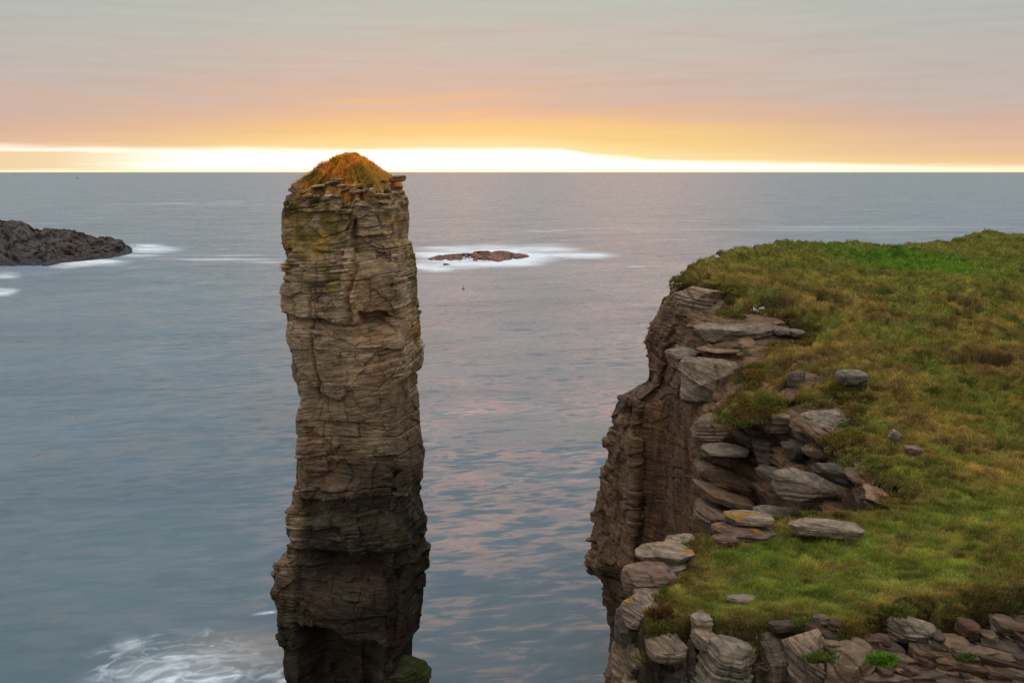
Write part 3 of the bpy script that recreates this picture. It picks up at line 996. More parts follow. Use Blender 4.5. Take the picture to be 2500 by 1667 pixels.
def grass_cols(xy, sd):
    x, Y = xy[..., 0], xy[..., 1]
    gp = U(2230, 640, 82)
    a = fbm(xy / 3.2, 4, 301)
    b = fbm(xy / 1.1, 4, 302)
    c = fbm(xy / 0.45, 3, 303)
    near = 1 - ss(Y + 1.2 * a, 29.5, 33.5)
    tan = np.array([0.275, 0.195, 0.060])
    olive = np.array([0.185, 0.165, 0.032])
    green = np.array([0.125, 0.180, 0.026])
    bright = np.array([0.070, 0.200, 0.014])
    brown = np.array([0.165, 0.098, 0.040])
    dark = np.array([0.060, 0.060, 0.018])

    def mixc(p, q, t):
        t = np.clip(t, 0, 1)[..., None]
        return p * (1 - t) + q * t
    far = mixc(np.broadcast_to(tan, x.shape + (3,)), olive, ss(b + 0.4 * a, -0.2, 0.75))
    far = mixc(far, brown, 0.85 * ss(fbm(xy / 1.9 + 7, 4, 305), 0.1, 0.7))
    far = mixc(far, green, 0.8 * ss(a + 0.5 * c + 0.2, 0.25, 0.9))
    far = mixc(far, green, 0.65 * ss(Y, 62, 75))
    ew = 1.0 * ss(np.sqrt(((x - gp[0]) / 7.0) ** 2 + ((Y - gp[1]) / 8.0) ** 2) + 0.25 * a, 1.05, 0.6)
    far = mixc(far, bright, 0.95 * ew)
    ew2 = ss(np.sqrt(((x - U(2420, 655, 80)[0]) / 9.0) ** 2 + ((Y - 80) / 6.0) ** 2) + 0.3 * a, 1.1, 0.6)
    far = mixc(far, np.array([0.150, 0.215, 0.022]), 0.8 * ew2)
    nr = mixc(np.broadcast_to(green * 1.15, x.shape + (3,)), np.array([0.270, 0.235, 0.062]), ss(b + 0.5 * c, -0.1, 0.8))
    nr = mixc(nr, bright, 0.8 * ss(a + 0.6 * b, 0.1, 0.8))
    nr = mixc(nr, np.array([0.21, 0.165, 0.05]), 0.85 * (1 - ss(sd + 0.55 * b, 0.25, 1.5)))
    col = mixc(far, nr, near)
    col = mixc(col, dark, 0.55 * ss(c + 0.8 * b, 0.75, 1.25))
    var = (1 + 0.42 * fbm(xy / 0.55, 3, 311)) * (1 + 0.25 * fbm(xy / 1.5, 3, 312)) * (1.12 - 0.04 * near)
    col = col * np.clip(var, 0.25, 1.9)[..., None] * np.array([1.10, 1.02, 0.78])
    col = mixc(col, np.array([0.150, 0.125, 0.042]) * np.clip(var, 0.3, 1.6)[..., None], np.full(x.shape, 0.28))
    col = mixc(col, np.array([0.085, 0.180, 0.014]) * np.clip(var, 0.6, 1.4)[..., None], 0.8 * ew)
    edge = 1 - ss(sd + 0.15 * c, 0.05, 0.45)
    col = mixc(col, np.array([0.070, 0.056, 0.018]), 0.75 * edge)
    return col


def build_ground():
    px = np.linspace(1540, 2560, 640)
    px = np.concatenate([px, np.linspace(2570, 3320, 60)])
    Yg = np.exp(np.linspace(math.log(20.3), math.log(124), 640))
    a = (px - 1250) / F
    x = a[None] * Yg[:, None] * 1.03
    xy = np.stack([x, np.broadcast_to(Yg[:, None], x.shape)], -1)
    sd = edge_dist(xy)
    z = ground_z(xy) + hummock(xy) * ss(sd, -0.2, 0.8)
    z = z - edge_drop(sd, xy[..., 1])
    P = np.concatenate([xy, z[..., None]], -1)
    col = grass_cols(xy, sd) * 0.62
    pm = shaded_peat(xy)[..., None] * 0.9
    col = col * (1 - pm) + np.array([0.030, 0.021, 0.012]) * pm  # bare peat, kept near-black to paint in the shade of the hollows
    earth = ss(-sd, 0.0, 0.22)[..., None]
    col = col * (1 - earth) + np.array([0.050, 0.034, 0.020]) * earth
    Fc = grid_faces(*z.shape)
    ok = (sd.ravel()[Fc] > np.where(P[..., 1].ravel()[Fc] > 30, -0.12, -0.40)).all(1)
    Fc = Fc[ok]
    used = np.unique(Fc)
    mp = np.full(z.size, -1)
    mp[used] = np.arange(len(used))
    o = mesh_obj('ground', P.reshape(-1, 3)[used], mp[Fc], M_TURF, cols=col.reshape(-1, 3)[used], smooth=True)
    tag(o, kind='structure')


def build_grass():
    rng = np.random.default_rng(77)
    N = 900000
    q = rng.uniform(1 / 122.0, 1 / 20.8, N)
    Yb = 1 / q
    px = rng.uniform(1560, 2540, N)
    xb = (px - 1250) / F * Yb * 1.03
    xy = np.stack([xb, Yb], -1)
    sd = edge_dist(xy)
    k = (sd > -0.10 + 0.2 * rng.random(N) * (fbm(xy / 0.5, 2, 215) > 0)) & (rng.random(N) > 0.80 * shaded_peat(xy)) & (rng.random(N) < 0.45 + 0.55 * ss(fbm(xy / 0.6, 3, 402), -0.5, 0.3))
    xy, sd, Yb = xy[k], sd[k], Yb[k]
    z = ground_z(xy) + hummock(xy) * ss(sd, -0.2, 0.8) - edge_drop(sd, xy[:, 1]) - 0.01
    n = len(xy)
    base = np.concatenate([xy, z[:, None]], -1)
    cl = fbm(xy / 0.35, 3, 401)
    hg = rng.uniform(0.05, 0.13, n) * (1 + 0.8 * cl) * (Yb / 26) ** 0.45 * np.where(sd < 0.35, 0.75, 1.0)
    hg = np.clip(hg, 0.02, 0.4)
    wd = rng.uniform(0.5, 1.0, n) * 0.00062 * Yb
    col = grass_cols(xy, sd) * rng.uniform(0.55, 1.55, (n, 1)) * (1 + 0.25 * np.clip(cl, -1, 1))[:, None]
    straw = rng.random(n) < 0.10
    col[straw] = np.array([0.38, 0.30, 0.14]) * rng.uniform(0.5, 1.1, (straw.sum(), 1))
    nr = np.tile([0.0, 0, 1.0], (n, 1))
    o = blades('grass', base, nr, hg, wd, col, (0.12, 0.02, 0.0), None, rng)
    tag(o, kind='stuff')


def build_heather():
    """low woody ground cover bunched along the broken turf edges"""
    rng = np.random.default_rng(404)
    Bs, Ns, Hs, Ws, Cs = [], [], [], [], []
    per = np.concatenate([POLY, POLY[:1]])
    seg = np.linalg.norm(np.diff(per, axis=0), axis=1)
    cum = np.concatenate([[0], np.cumsum(seg)])
    pal = np.array([[0.22, 0.15, 0.045], [0.13, 0.085, 0.03], [0.14, 0.13, 0.03], [0.09, 0.12, 0.025], [0.06, 0.05, 0.02], [0.17, 0.10, 0.035], [0.18, 0.17, 0.04]])
    tries = 0
    n_c = 0
    while n_c < 520 and tries < 6000:
        tries += 1
        tq = rng.uniform(0, cum[-1])
        i = min(np.searchsorted(cum, tq) - 1, len(seg) - 1)
        p = per[i] + (per[i + 1] - per[i]) * (tq - cum[i]) / seg[i]
        if p[1] > 62 or p[0] > 0.55 * p[1]:
            continue
        near = p[1] < 31
        if near and rng.random() < 0.25:
            continue
        p = p + rng.normal(0, 0.16 if near else 0.40, 2)
        sd = float(edge_dist(p[None])[0])
        if sd < -0.22 or sd > 0.9:
            continue
        n_c += 1
        z = float(ground_z(p[None])[0] + hummock(p[None])[0] * ss(sd, -0.2, 0.8) - edge_drop(np.array([sd]), p[1:2])[0])
        r = rng.uniform(0.10, 0.24) * (1.0 if near else 1.9)
        m_ = int(260 if near else 200)
        d = rng.normal(size=(m_, 3))
        d /= np.linalg.norm(d, axis=1, keepdims=True)
        d[:, 2] = np.abs(d[:, 2]) * 1.0 - 0.25
        lum = 1 + 0.5 * fbm(d * 1.7 + n_c, 3, 55)
        b = np.array([p[0], p[1], z]) + d * (r * (0.55 + 0.45 * rng.random(m_)) * lum)[:, None] * np.array([1.25, 1.0, 0.62])
        c = pal[rng.integers(len(pal))] * rng.uniform(0.5, 1.5, (m_, 1))
        fl = rng.random(m_) < 0.006
        c[fl] = np.array([0.38, 0.34, 0.29])
        Bs.append(b)
        Ns.append(d)
        k_ = p[1] / 26.0
        Hs.append(rng.uniform(0.03, 0.08, m_) * k_ ** 0.5)
        Ws.append(rng.uniform(0.012, 0.028, m_) * k_)
        Cs.append(c)
    o = blades('heather', np.concatenate(Bs), np.concatenate(Ns), np.concatenate(Hs), np.concatenate(Ws), np.concatenate(Cs), (0.05, 0, 0), None, rng)
    tag(o, kind='stuff')


build_ground()
build_grass()
build_heather()

# far cliff: columns run from the hidden back round the tip to the inner corner of the cleft
KC = [
    [(1850, 650, 95), (1760, 670, 88), (1750, 720, 88), (1740, 800, 88), (1720, 900, 86), (1690, 1000, 86), (1660, 1100, 86), (1650, 1150, 86), (1650, 1200, 86), (1650, 1250, 86), (1650, 1300, 86), (1650, 1350, 86), (1650, 1400, 86)],
    [(1740, 655, 71), (1648, 684, 66), (1604, 745, 66), (1587, 830, 66), (1585, 928, 66), (1514, 968, 66), (1487, 1080, 66), (1471, 1190, 66), (1451, 1290, 66), (1426, 1382, 65), (1460, 1410, 66), (1492, 1560, 66), (1496, 1680, 66)],
    [(1745, 668, 65), (1672, 690, 62), (1632, 745, 61), (1618, 830, 60.5), (1606, 938, 60.5), (1556, 975, 60), (1552, 1080, 59.8), (1550, 1190, 59.5), (1548, 1290, 59.5), (1546, 1382, 59.5), (1550, 1420, 60), (1550, 1560, 60.5), (1550, 1740, 60.5)],
    [(1752, 675, 64), (1692, 698, 61), (1652, 750, 60.5), (1638, 830, 59.8), (1624, 930, 60.5), (1580, 990, 59.9), (1572, 1080, 59.9), (1568, 1190, 59.9), (1566, 1290, 59.9), (1566, 1382, 59.9), (1566, 1420, 59.9), (1566, 1560, 59.9), (1566, 1720, 59.9)],
    [(1770, 684, 63.5), (1735, 708, 60.6), (1690, 755, 59.2), (1675, 830, 57.5), (1660, 930, 56.8), (1635, 990, 58), (1632, 1080, 58.3), (1630, 1190, 58.3), (1630, 1290, 58.3), (1630, 1382, 58.3), (1630, 1420, 58.3), (1630, 1560, 58.3), (1630, 1760, 58.3)],
    [(1810, 696, 61.5), (1775, 724, 59), (1742, 765, 57), (1727, 840, 54), (1716, 940, 52.3), (1702, 1000, 51.6), (1705, 1080, 51.6), (1710, 1190, 51.6), (1715, 1290, 51.6), (1715, 1382, 51.6), (1715, 1420, 51.6), (1715, 1560, 51.6), (1715, 1900, 51.6)],
    [(1870, 712, 61), (1822, 752, 57.4), (1815, 785, 55.6), (1812, 845, 52.2), (1810, 912, 50.5), (1792, 995, 47.4), (1790, 1035, 46.8), (1785, 1100, 47), (1780, 1200, 46.4), (1780, 1300, 46), (1780, 1400, 46), (1780, 1560, 46), (1780, 2110, 46)],
    [(1960, 728, 60), (1905, 766, 56.2), (1900, 795, 55), (1895, 845, 52.9), (1890, 888, 50.6), (1870, 992, 46), (1870, 1035, 44.6), (1870, 1100, 44.2), (1870, 1180, 43), (1870, 1260, 42.4), (1870, 1380, 42), (1870, 1560, 42), (1870, 2200, 42)],
    [(2040, 800, 55.6), (1978, 816, 54), (1974, 832, 53.2), (1970, 852, 52), (1967, 888, 49.6), (1957, 968, 45.4), (1955, 1015, 43.4), (1960, 1090, 41.8), (1965, 1150, 39.8), (1970, 1240, 38), (1970, 1360, 37.5), (1970, 1600, 37.5), (1970, 2350, 37.5)],
    [(2140, 930, 46.6), (2095, 950, 45.4), (2088, 963, 44.8), (2083, 978, 44), (2078, 992, 43.2), (2065, 1016, 42), (2052, 1066, 39.4), (2056, 1125, 37.4), (2062, 1185, 35.8), (2070, 1240, 34.3), (2070, 1350, 33.8), (2070, 1600, 33.8), (2070, 2500, 33.8)],
    [(2230, 1090, 37), (2150, 1110, 36.6), (2140, 1120, 36.2), (2130, 1130, 36), (2120, 1138, 35.6), (2110, 1148, 35.2), (2105, 1166, 34.6), (2110, 1195, 33.8), (2120, 1225, 32.8), (2130, 1265, 31.8), (2130, 1350, 31.6), (2130, 1600, 31.6), (2130, 2650, 31.6)],
    [(2290, 1200, 32.6), (2214, 1205, 32.4), (2204, 1210, 32), (2199, 1214, 31.8), (2194, 1219, 31.6), (2189, 1225, 31.4), (2184, 1232, 31.2), (2180, 1242, 31), (2178, 1258, 31), (2178, 1280, 30.9), (2178, 1350, 30.9), (2178, 1600, 30.9), (2178, 2650, 30.9)],
]


def resample(Pc, nr, nc, wr):
    """bilinear resampling of a control net; wr = relative length given to each row span"""
    Pc = np.asarray(Pc, float)
    L = np.linalg.norm(np.diff(Pc, axis=0), axis=-1).mean(1)
    cs = np.concatenate([[0], np.cumsum(np.maximum(L, 0.5) ** 0.8)])
    sc_ = np.interp(np.linspace(0, cs[-1], nc), cs, np.arange(len(Pc)))
    ws = np.concatenate([[0], np.cumsum(wr[:Pc.shape[1] - 1])])
    sr = np.interp(np.linspace(0, ws[-1], nr), ws, np.arange(Pc.shape[1]))
    i = np.clip(sc_.astype(int), 0, len(Pc) - 2)
    f = (sc_ - i)[:, None, None]
    A = Pc[i] * (1 - f) + Pc[i + 1] * f
    j = np.clip(sr.astype(int), 0, Pc.shape[1] - 2)
    g = (sr - j)[None, :, None]
    B = A[:, j] * (1 - g) + A[:, j + 1] * g
    return np.transpose(B, (1, 0, 2))       # rows = down, columns = along


def build_far_cliff():
    Pc = np.array([[U(*p) for p in col] for col in KC])
    Pc[:, -1, 2] = -1.5
    Pc[:, 0, 2] -= 1.2
    Pc[:, 1, 2] -= 0.12
    Pc[9:, 1:5, 2] -= 0.35
    Pc[:, -1, 1] = Pc[:, -2, 1]
    P = resample(Pc, 640, 1050, [0.5, .9, 1.2, 1.2, 1.2, 1.2, 1.2, 1.2, 1.2, 1.0, .7, .5, .3])
    P = smooth1(smooth1(P, 6, 1), 5, 0)
    n = grid_normals(smooth1(smooth1(P, 25, 0), 25, 1))
    view = np.array([0, 0, H]) - P
    if np.sum(n * view) < 0:
        n = -n
    flat = ss(n[..., 2], 0.55, 0.9)
    nd = n.copy()
    nd[..., 2] *= 0.35
    nd /= np.linalg.norm(nd, axis=-1, keepdims=True)
    u = np.concatenate([[0], np.cumsum(np.linalg.norm(np.diff(P[280, :, :2], axis=0), axis=-1))])
    uu = np.broadcast_to(u[None], P.shape[:2])
    dip = P[..., 2] + 0.04 * P[..., 0]
    d, tint, bz, m = rock_disp(P, dip, uu, 31, 0.95, 1.0)
    ppx, ppy = PX(P)
    # the sheer red wall weathers in vertical ribs, not beds
    wall = ss(ppx, 1560, 1585) * (1 - ss(ppx, 1690, 1725)) * ss(ppy, 960, 1010)
    rib = 0.28 * (1 - np.abs(fbm(np.stack([uu / 0.9, P[..., 2] / 7], -1), 3, 55))) + 0.10 * fbm(np.stack([uu / 0.25, P[..., 2] / 2.5], -1), 3, 56)
    d = d * (1 - 0.72 * wall) + wall * (rib - 0.2)
    lower = ss(ppx, 1735, 1760)
    d = d * (1 + 0.55 * lower * ss(ppy, 1000, 1030))
    d = d * (1 - 0.7 * flat)
    rowf = np.linspace(0, 1, P.shape[0])[:, None]
    d = d * ss(rowf, 0.0, 0.05) - 0.15 * (1 - ss(rowf, 0.02, 0.08))
    zone = lower * ss(ppy, 1000, 1040) * (1 - flat)
    lg = beds(P[..., 2] + 0.27 * P[..., 0] + 0.06 * fbm(P / 1.5, 3, 301), uu + 0.3 * fbm(P / 1.2, 2, 302), 303, 0.22, 0.75, 1.3, 4.5)
    d = d * (1 - 0.5 * zone) + zone * (0.42 * lg['rb'] + 0.28 * lg['rl'] + 0.25 * lg['rt'] * lg['fu'] - 0.25 * np.exp(-(lg['dz'] / 0.04) ** 2) - 0.2 * np.exp(-(lg['du'] / 0.05) ** 2))
    d = d - 0.25 * zone * ss(ppy, 1050, 1100)
    P = P + nd * d[..., None]
    col = rock_cols(P, tint, n[..., 2], 31, base=(0.26, 0.20, 0.15), dark=(0.085, 0.066, 0.05), wet_shade_z=(1.0, 7.0), moss=0.35 * flat)
    redw = np.array([0.120, 0.074, 0.045]) * (1 + 0.35 * fbm(np.stack([uu / 0.5, P[..., 2] / 3.0], -1), 4, 57))[..., None]
    pill = (ss(ppy, 960, 1000) * (1 - ss(ppx, 1560, 1600)) * 0.45)[..., None]
    wl = wall[..., None] * 0.85
    col = col * (1 - wl) + redw * wl
    col = col * (1 - pill) + np.array([0.155, 0.107, 0.068]) * (0.9 + 0.5 * tint[..., None]) * pill
    col = np.clip(col * np.array([1.28, 1.06, 0.86]), 0.01, 0.6)
    o = mesh_obj('cliff', P, grid_faces(*P.shape[:2]), M_FAR, cols=col, attrs={'bedz': bz})
    tag(o, kind='structure')


def build_near_cliff():
    rim = [(2230, 1215, 31.2, 0), (2178, 1246, 30.2, 0), (2072, 1258, 29.5, 0), (1931, 1284, 28.7, 0), (1800, 1312, 28.0, 0), (1700, 1335, 27.3, 0), (1600, 1350, 27.0, 0), (1548, 1395, 26.0, 0),
           (1530, 1450, 25.0, 0), (1522, 1500, 24.0, 0), (1545, 1545, 23.0, 0), (1620, 1560, 22.2, 0), (1700, 1560, 21.9, 0), (1790, 1565, 21.7, 0), (1850, 1580, 21.3, 0), (1900, 1560, 21.6, 0), (1990, 1570, 21.3, 0.2),
           (2110, 1580, 21.1, 0.6), (2175, 1530, 22.0, 1), (2240, 1490, 22.6, 1), (2305, 1500, 22.4, 1), (2400, 1470, 22.9, 1), (2520, 1450, 23.3, 1), (2900, 1450, 23.3, 1), (3300, 1330, 27.5, 1)]
    Rm = np.array([U(a, b, c) for a, b, c, _ in rim])
    bank = np.array([r[3] for r in rim])
    tn = np.gradient(Rm[:, :2], axis=0)
    tn /= np.linalg.norm(tn, axis=1, keepdims=True)
    on = np.stack([tn[:, 1], -tn[:, 0]], -1)
    ctr = np.array([8.0, 26.0])
    on *= np.where(np.sum(on * (Rm[:, :2] - ctr), 1, keepdims=True) < 0, -1, 1)
    cl_prof = [(-1.4, -1.1), (-0.25, -0.40), (0.05, -0.5), (0.15, -1.3), (0.30, -2.3), (0.5, -4.0), (0.9, -8.0), (2.0, -24.2)]
    bk_prof = [(-1.4, -1.1), (-0.45, -0.45), (-0.12, -0.45), (0.35, -0.75), (1.2, -1.35), (2.3, -2.5), (3.0, -6.0), (4.0, -24.2)]
    Pc = []
    for i in range(len(Rm)):
        colm = []
        for (o1, z1), (o2, z2) in zip(cl_prof, bk_prof):
            o_ = o1 * (1 - bank[i]) + o2 * bank[i]
            z_ = z1 * (1 - bank[i]) + z2 * bank[i]
            colm.append((Rm[i, 0] + on[i, 0] * o_, Rm[i, 1] + on[i, 1] * o_, Rm[i, 2] + z_))
        Pc.append(colm)
    Pc = np.array(Pc)
    bk = bank
    P = resample(Pc, 330, 1000, [0.5, .5, 1, 1, 1, 1.0, .8, .8])
    P = smooth1(smooth1(P, 6, 1), 4, 0)
    n = grid_normals(smooth1(smooth1(P, 20, 0), 20, 1))
    cpt = np.array([8.0, 27.0, 15.0])
    if np.sum(n * (P - cpt)) < 0:
        n = -n
    nd = n.copy()
    nd[..., 2] *= 0.4
    nd /= np.linalg.norm(nd, axis=-1, keepdims=True)
    u = np.concatenate([[0], np.cumsum(np.linalg.norm(np.diff(P[150, :, :2], axis=0), axis=-1))])
    uu = np.broadcast_to(u[None], P.shape[:2])
    dip = P[..., 2] + 0.25 * P[..., 0] * ss(P[..., 0], 3, 6)
    d, tint, bz, m = rock_disp(P, dip, uu, 61, 0.9, 0.55)
    ppx, ppy = PX(P)
    bkm = ss(ppx, 2050, 2250) * (P[..., 1] < 26)
    rowf = np.linspace(0, 1, P.shape[0])[:, None]
    d = d * ss(rowf, 0.0, 0.10) * (1 - 0.25 * bkm)
    P = P + nd * d[..., None]
    col = rock_cols(P, tint, n[..., 2], 61, base=(0.25, 0.215, 0.17), dark=(0.085, 0.07, 0.055), wet_shade_z=(1, 6))
    earth = np.array([0.105, 0.052, 0.022]) * (0.85 + 0.45 * fbm(P / 0.4, 4, 66))[..., None]
    em = (bkm * ss(fbm(P / 0.9, 4, 67), -0.65, 0.15) * (0.35 + 0.65 * ss(ppx, 2180, 2380)))[..., None]
    col = np.clip(col * (1 - em) + earth * em, 0.01, 0.6)
    o = mesh_obj('cliff_ledge', P, grid_faces(*P.shape[:2]), M_ROCK, cols=col, attrs={'bedz': bz})
    tag(o, kind='structure')


build_far_cliff()
build_near_cliff()


# ------------------------------------------------------------------ skerries
def skerry(name, label, prof, front, depth_out, seed, base, dark, wet_shade_z, mat, bumpy=1.0):
    """prof: (px, top py, Y of ridge), front: (px, waterline py)"""
    pr = np.array(prof, float)
    fr = np.array(front, float)
    nc, nr = 300, 150
    px = np.linspace(pr[0, 0], pr[-1, 0], nc)
    top = np.interp(px, pr[:, 0], pr[:, 1])
    Yr = np.interp(px, pr[:, 0], pr[:, 2])
    fy = np.interp(px, fr[:, 0], fr[:, 1])
    A = U(px, top, Yr)
    Fp = sea_at(px, fy)
    Fp[:, 2] = -0.6
    Bp = A.copy()
    Bp[:, 1] += depth_out
    Bp[:, 0] *= (Bp[:, 1] / A[:, 1])
    Bp[:, 2] = -0.6
    t = np.linspace(0, 1, nr)[:, None, None]
    lo = Fp[None] * (1 - t / 0.65) + A[None] * (t / 0.65)
    s_ = np.clip(t / 0.65, 0, 1)
    lo[..., 2] = (Fp[None, :, 2] * (1 - s_[..., 0] ** 0.75) + A[None, :, 2] * s_[..., 0] ** 0.75)
    s2 = np.clip((t - 0.65) / 0.35, 0, 1)
    hi_ = A[None] * (1 - s2) + Bp[None] * s2
    P = np.where(t < 0.65, lo, hi_)
    hgt = np.clip(P[..., 2:3] + 0.6, 0, 3) / 3
    wv = P[..., 2] * 1.0 + 0.20 * P[..., 0] - 0.05 * P[..., 1]
    b = beds(wv + 0.4 * fbm(P / 9, 3, seed), P[..., 0] + 2 * fbm(P / 6, 2, seed + 1), seed, 0.6, 2.2, 4, 14)
    b2 = beds(wv + 0.3 * fbm(P / 4, 3, seed + 4), P[..., 0] + fbm(P / 3, 2, seed + 6), seed + 5, 0.25, 0.8, 1.5, 6)
    d = 0.75 * b['rb'] + 0.4 * b['rl'] - 0.9 * np.exp(-(b['dz'] / 0.2) ** 2) + 0.45 * fbm(P / 4, 4, seed + 3) + 0.55 * b2['rb'] - 0.6 * np.exp(-(b2['dz'] / 0.1) ** 2) * (b2['rc'] > .3)
    P[..., 2] += (d * hgt[..., 0] * bumpy)
    P[..., 1] -= (0.8 * d * hgt[..., 0] * bumpy)
    tint = 0.6 * b['rb'] + 0.4 * b['rl']
    Q = P / 4.0
    col = rock_cols(Q, tint, np.ones(tint.shape), seed, base=base, dark=dark)
    wv_ = (1 - ss(P[..., 2] + fbm(P / 6, 3, seed + 9), wet_shade_z[0], wet_shade_z[1]))[..., None]
    col = np.clip(col * (1 - 0.6 * wv_), 0.008, 0.6)
    o = mesh_obj(name, P, grid_faces(nr, nc), mat, cols=col, attrs={'bedz': wv}, loc=tuple(Fp[nc // 2] * [1, 1, 0]))
    tag(o, label, 'skerry')
    return o


skerry('skerry', 'dark layered rock skerry running into the sea at the left edge', [(-420, 520, 470), (-120, 528, 460), (0, 537, 452), (50, 539, 450), (62, 545, 448), (82, 557, 446), (95, 559, 445), (128, 557, 444), (167, 561, 443), (205, 567, 442), (226, 577, 442),
       (262, 583, 441), (298, 589, 440), (307, 601, 439), (324, 615, 437)], [(-420, 650), (0, 650), (116, 651), (149, 643), (253, 634), (312, 623), (326, 618)], 60, 501, (0.070, 0.048, 0.033), (0.010, 0.008, 0.006), (0.5, 3.5), M_WET)
skerry('skerry', 'low reddish brown skerry ringed with white surf beyond the stack', [(1026, 641, 395), (1045, 632, 400), (1075, 623, 410), (1140, 617, 418), (1190, 613, 420), (1235, 613, 420), (1262, 618, 415), (1285, 621, 416), (1296, 627, 415)],
       [(1026, 642), (1060, 641), (1165, 640), (1215, 643), (1240, 638), (1270, 635), (1296, 629)], 22, 511, (0.34, 0.13, 0.060), (0.15, 0.058, 0.028), (-0.5, 0.4), M_WET, 0.8)
skerry('skerry', 'small brown rock awash just in front of the reddish skerry', [(1068, 649, 378), (1085, 643, 379), (1105, 646, 379), (1119, 651, 378)], [(1068, 651), (1119, 655)], 5, 521, (0.19, 0.085, 0.045), (0.08, 0.036, 0.02), (-1, 0.3), M_WET, 0.5)
skerry('skerry', 'tiny dark rock barely above the surf left of the small brown rock', [(1042, 656, 366), (1058, 653, 367), (1075, 656, 366)], [(1042, 657), (1075, 657)], 3, 531, (0.12, 0.08, 0.06), (0.05, 0.035, 0.03), (-1, 0.3), M_WET, 0.3)
skerry('skerry', 'small dark rock in the surf off the right end of the left skerry', [(318, 602, 476), (328, 598, 478), (340, 600, 477), (350, 600, 476)], [(318, 604), (350, 601)], 4, 541, (0.09, 0.07, 0.055), (0.04, 0.03, 0.026), (-1, 0.5), M_WET, 0.5)

# ------------------------------------------------------------------ rocks the photo shows one by one
def dome_y(px_, py_):
    dx_, dy_ = PX(DOME)
    q_ = (dx_ - px_) ** 2 + (dy_ - py_) ** 2 + 1e4 * (DOME[..., 1] > 60)
    return float(DOME[..., 1].ravel()[q_.argmin()])


EMBED = 0.0       # how far a rock sits back into its bank
# on and round the stack
rock(915, 1597, 1052, 1690, 57.5, 3.0, 'rounded boulder covered in bright green moss at the foot of the stack', 'moss', 701, moss=0.95, boxy=3, bed=0.5, name='mossy_boulder', lean=8)
for q in [(762, 446, 812, 459, dome_y(787, 455) - 0.4, 1.0, 'pale yellow flat slab on the front rim of the stack top', 'pale', 711),
          (822, 447, 853, 460, dome_y(837, 455) - 0.4, .9, 'middle one of the flat slabs lying on the stack rim, tilted left', 'brown', 712),
          (853, 449, 880, 457, dome_y(866, 454) - 0.3, .8, 'small thin slab right of the middle of the stack rim', 'brown', 713),
          (890, 458, 920, 478, dome_y(905, 470) - 0.3, .5, 'square upright pale stone leaning in the rubble under the stack top', 'pale', 714)]:
    rock(*q[:8], seed=q[8], name='stone_slab', cat='slab', N=26, tilt=-8, boxy=7, mul=(1.15, 0.93, 0.62))
rr_ = np.random.default_rng(31)
for i_ in range(22):
    cx_ = rr_.uniform(735, 950)
    cy_ = 436 + 42 * rr_.random() + 4 * ((cx_ - 850) / 130) ** 2
    ww, hh = rr_.uniform(14, 42), rr_.uniform(6, 12)
    rock(cx_ - ww / 2, cy_ - hh / 2, cx_ + ww / 2, cy_ + hh / 2, dome_y(cx_, cy_) - 0.35, rr_.uniform(0.6, 1.1), 'broken flat slab in the rubble round the top rim of the stack',
         ['brown', 'pale', 'brown', 'dark'][i_ % 4], 4000 + i_, yaw=rr_.uniform(-30, 30), tilt=rr_.normal(-9, 7), mul=(1.1, 0.88, 0.62), name='rubble_slab', cat='slab', boxy=6, N=14, group='broken slabs round the stack top', sink=1.0)
rock(950, 426, 992, 445, 59.5, 0.9, 'reddish pointed rock jutting from the right shoulder of the stack', 'red', 715, tilt=-6, mul=(1.2, 0.8, 0.5), name='rock_spike', cat='rock', N=26, boxy=4)

# upper tier of the headland cliff
rock(1640, 690, 1765, 770, 58.3, 3.0, 'pinkish weathered rock outcrop under the grass at the tip of the headland', 'pale', 721, tilt=4, name='rock_outcrop', cat='outcrop', orange=0.15, dipx=0.1)
rock(1692, 778, 1892, 832, 53.4, 3.4, 'large grey flat topped slab jutting out below the headland turf', 'grey', 722, tilt=-3, name='stone_slab', cat='slab', boxy=7, yaw=6)
rock(1890, 795, 1925, 818, 53.4, 1.2, 'small grey block beside the right end of the large flat topped slab', 'grey', 723, N=26)
rock(1924, 800, 1960, 822, 53.2, 1.2, 'angular grey block tucked under the overhanging turf', 'grey', 724, N=26)
rock(1628, 842, 1712, 888, 53.6, 2.6, 'thin bedded ledge of grey rock at the left of the pale bulging rock', 'grey', 725, name='rock_ledge', cat='ledge', boxy=6)
rock(1646, 856, 1822, 985, 50.6, 3.6, 'big pale smooth bulging rock in the upper cliff', 'pale', 726, bed=0.5, boxy=3.6, rough=1.2, tilt=6, dipx=0.4)
rock(1700, 834, 1870, 862, 52.2, 2.8, 'long thin projecting slab between the flat topped slab and the pale bulging rock', 'brown', 727, name='stone_slab', cat='slab', boxy=8, tilt=-2)
rock(1898, 848, 1960, 866, 51.6, 1.2, 'narrow brown slab lying in the grass above the mossy slope', 'brown', 728, name='stone_slab', cat='slab', boxy=8, N=26)
rock(1536, 938, 1592, 992, 62.5, 2.6, 'upper of the two square blocks stepping up the seaward edge of the cliff', 'dark', 729, boxy=7)
rock(1508, 962, 1552, 1012, 62.0, 2.6, 'lower of the two square blocks stepping up the seaward edge of the cliff', 'dark', 730, boxy=7)
EMBED = 0.55
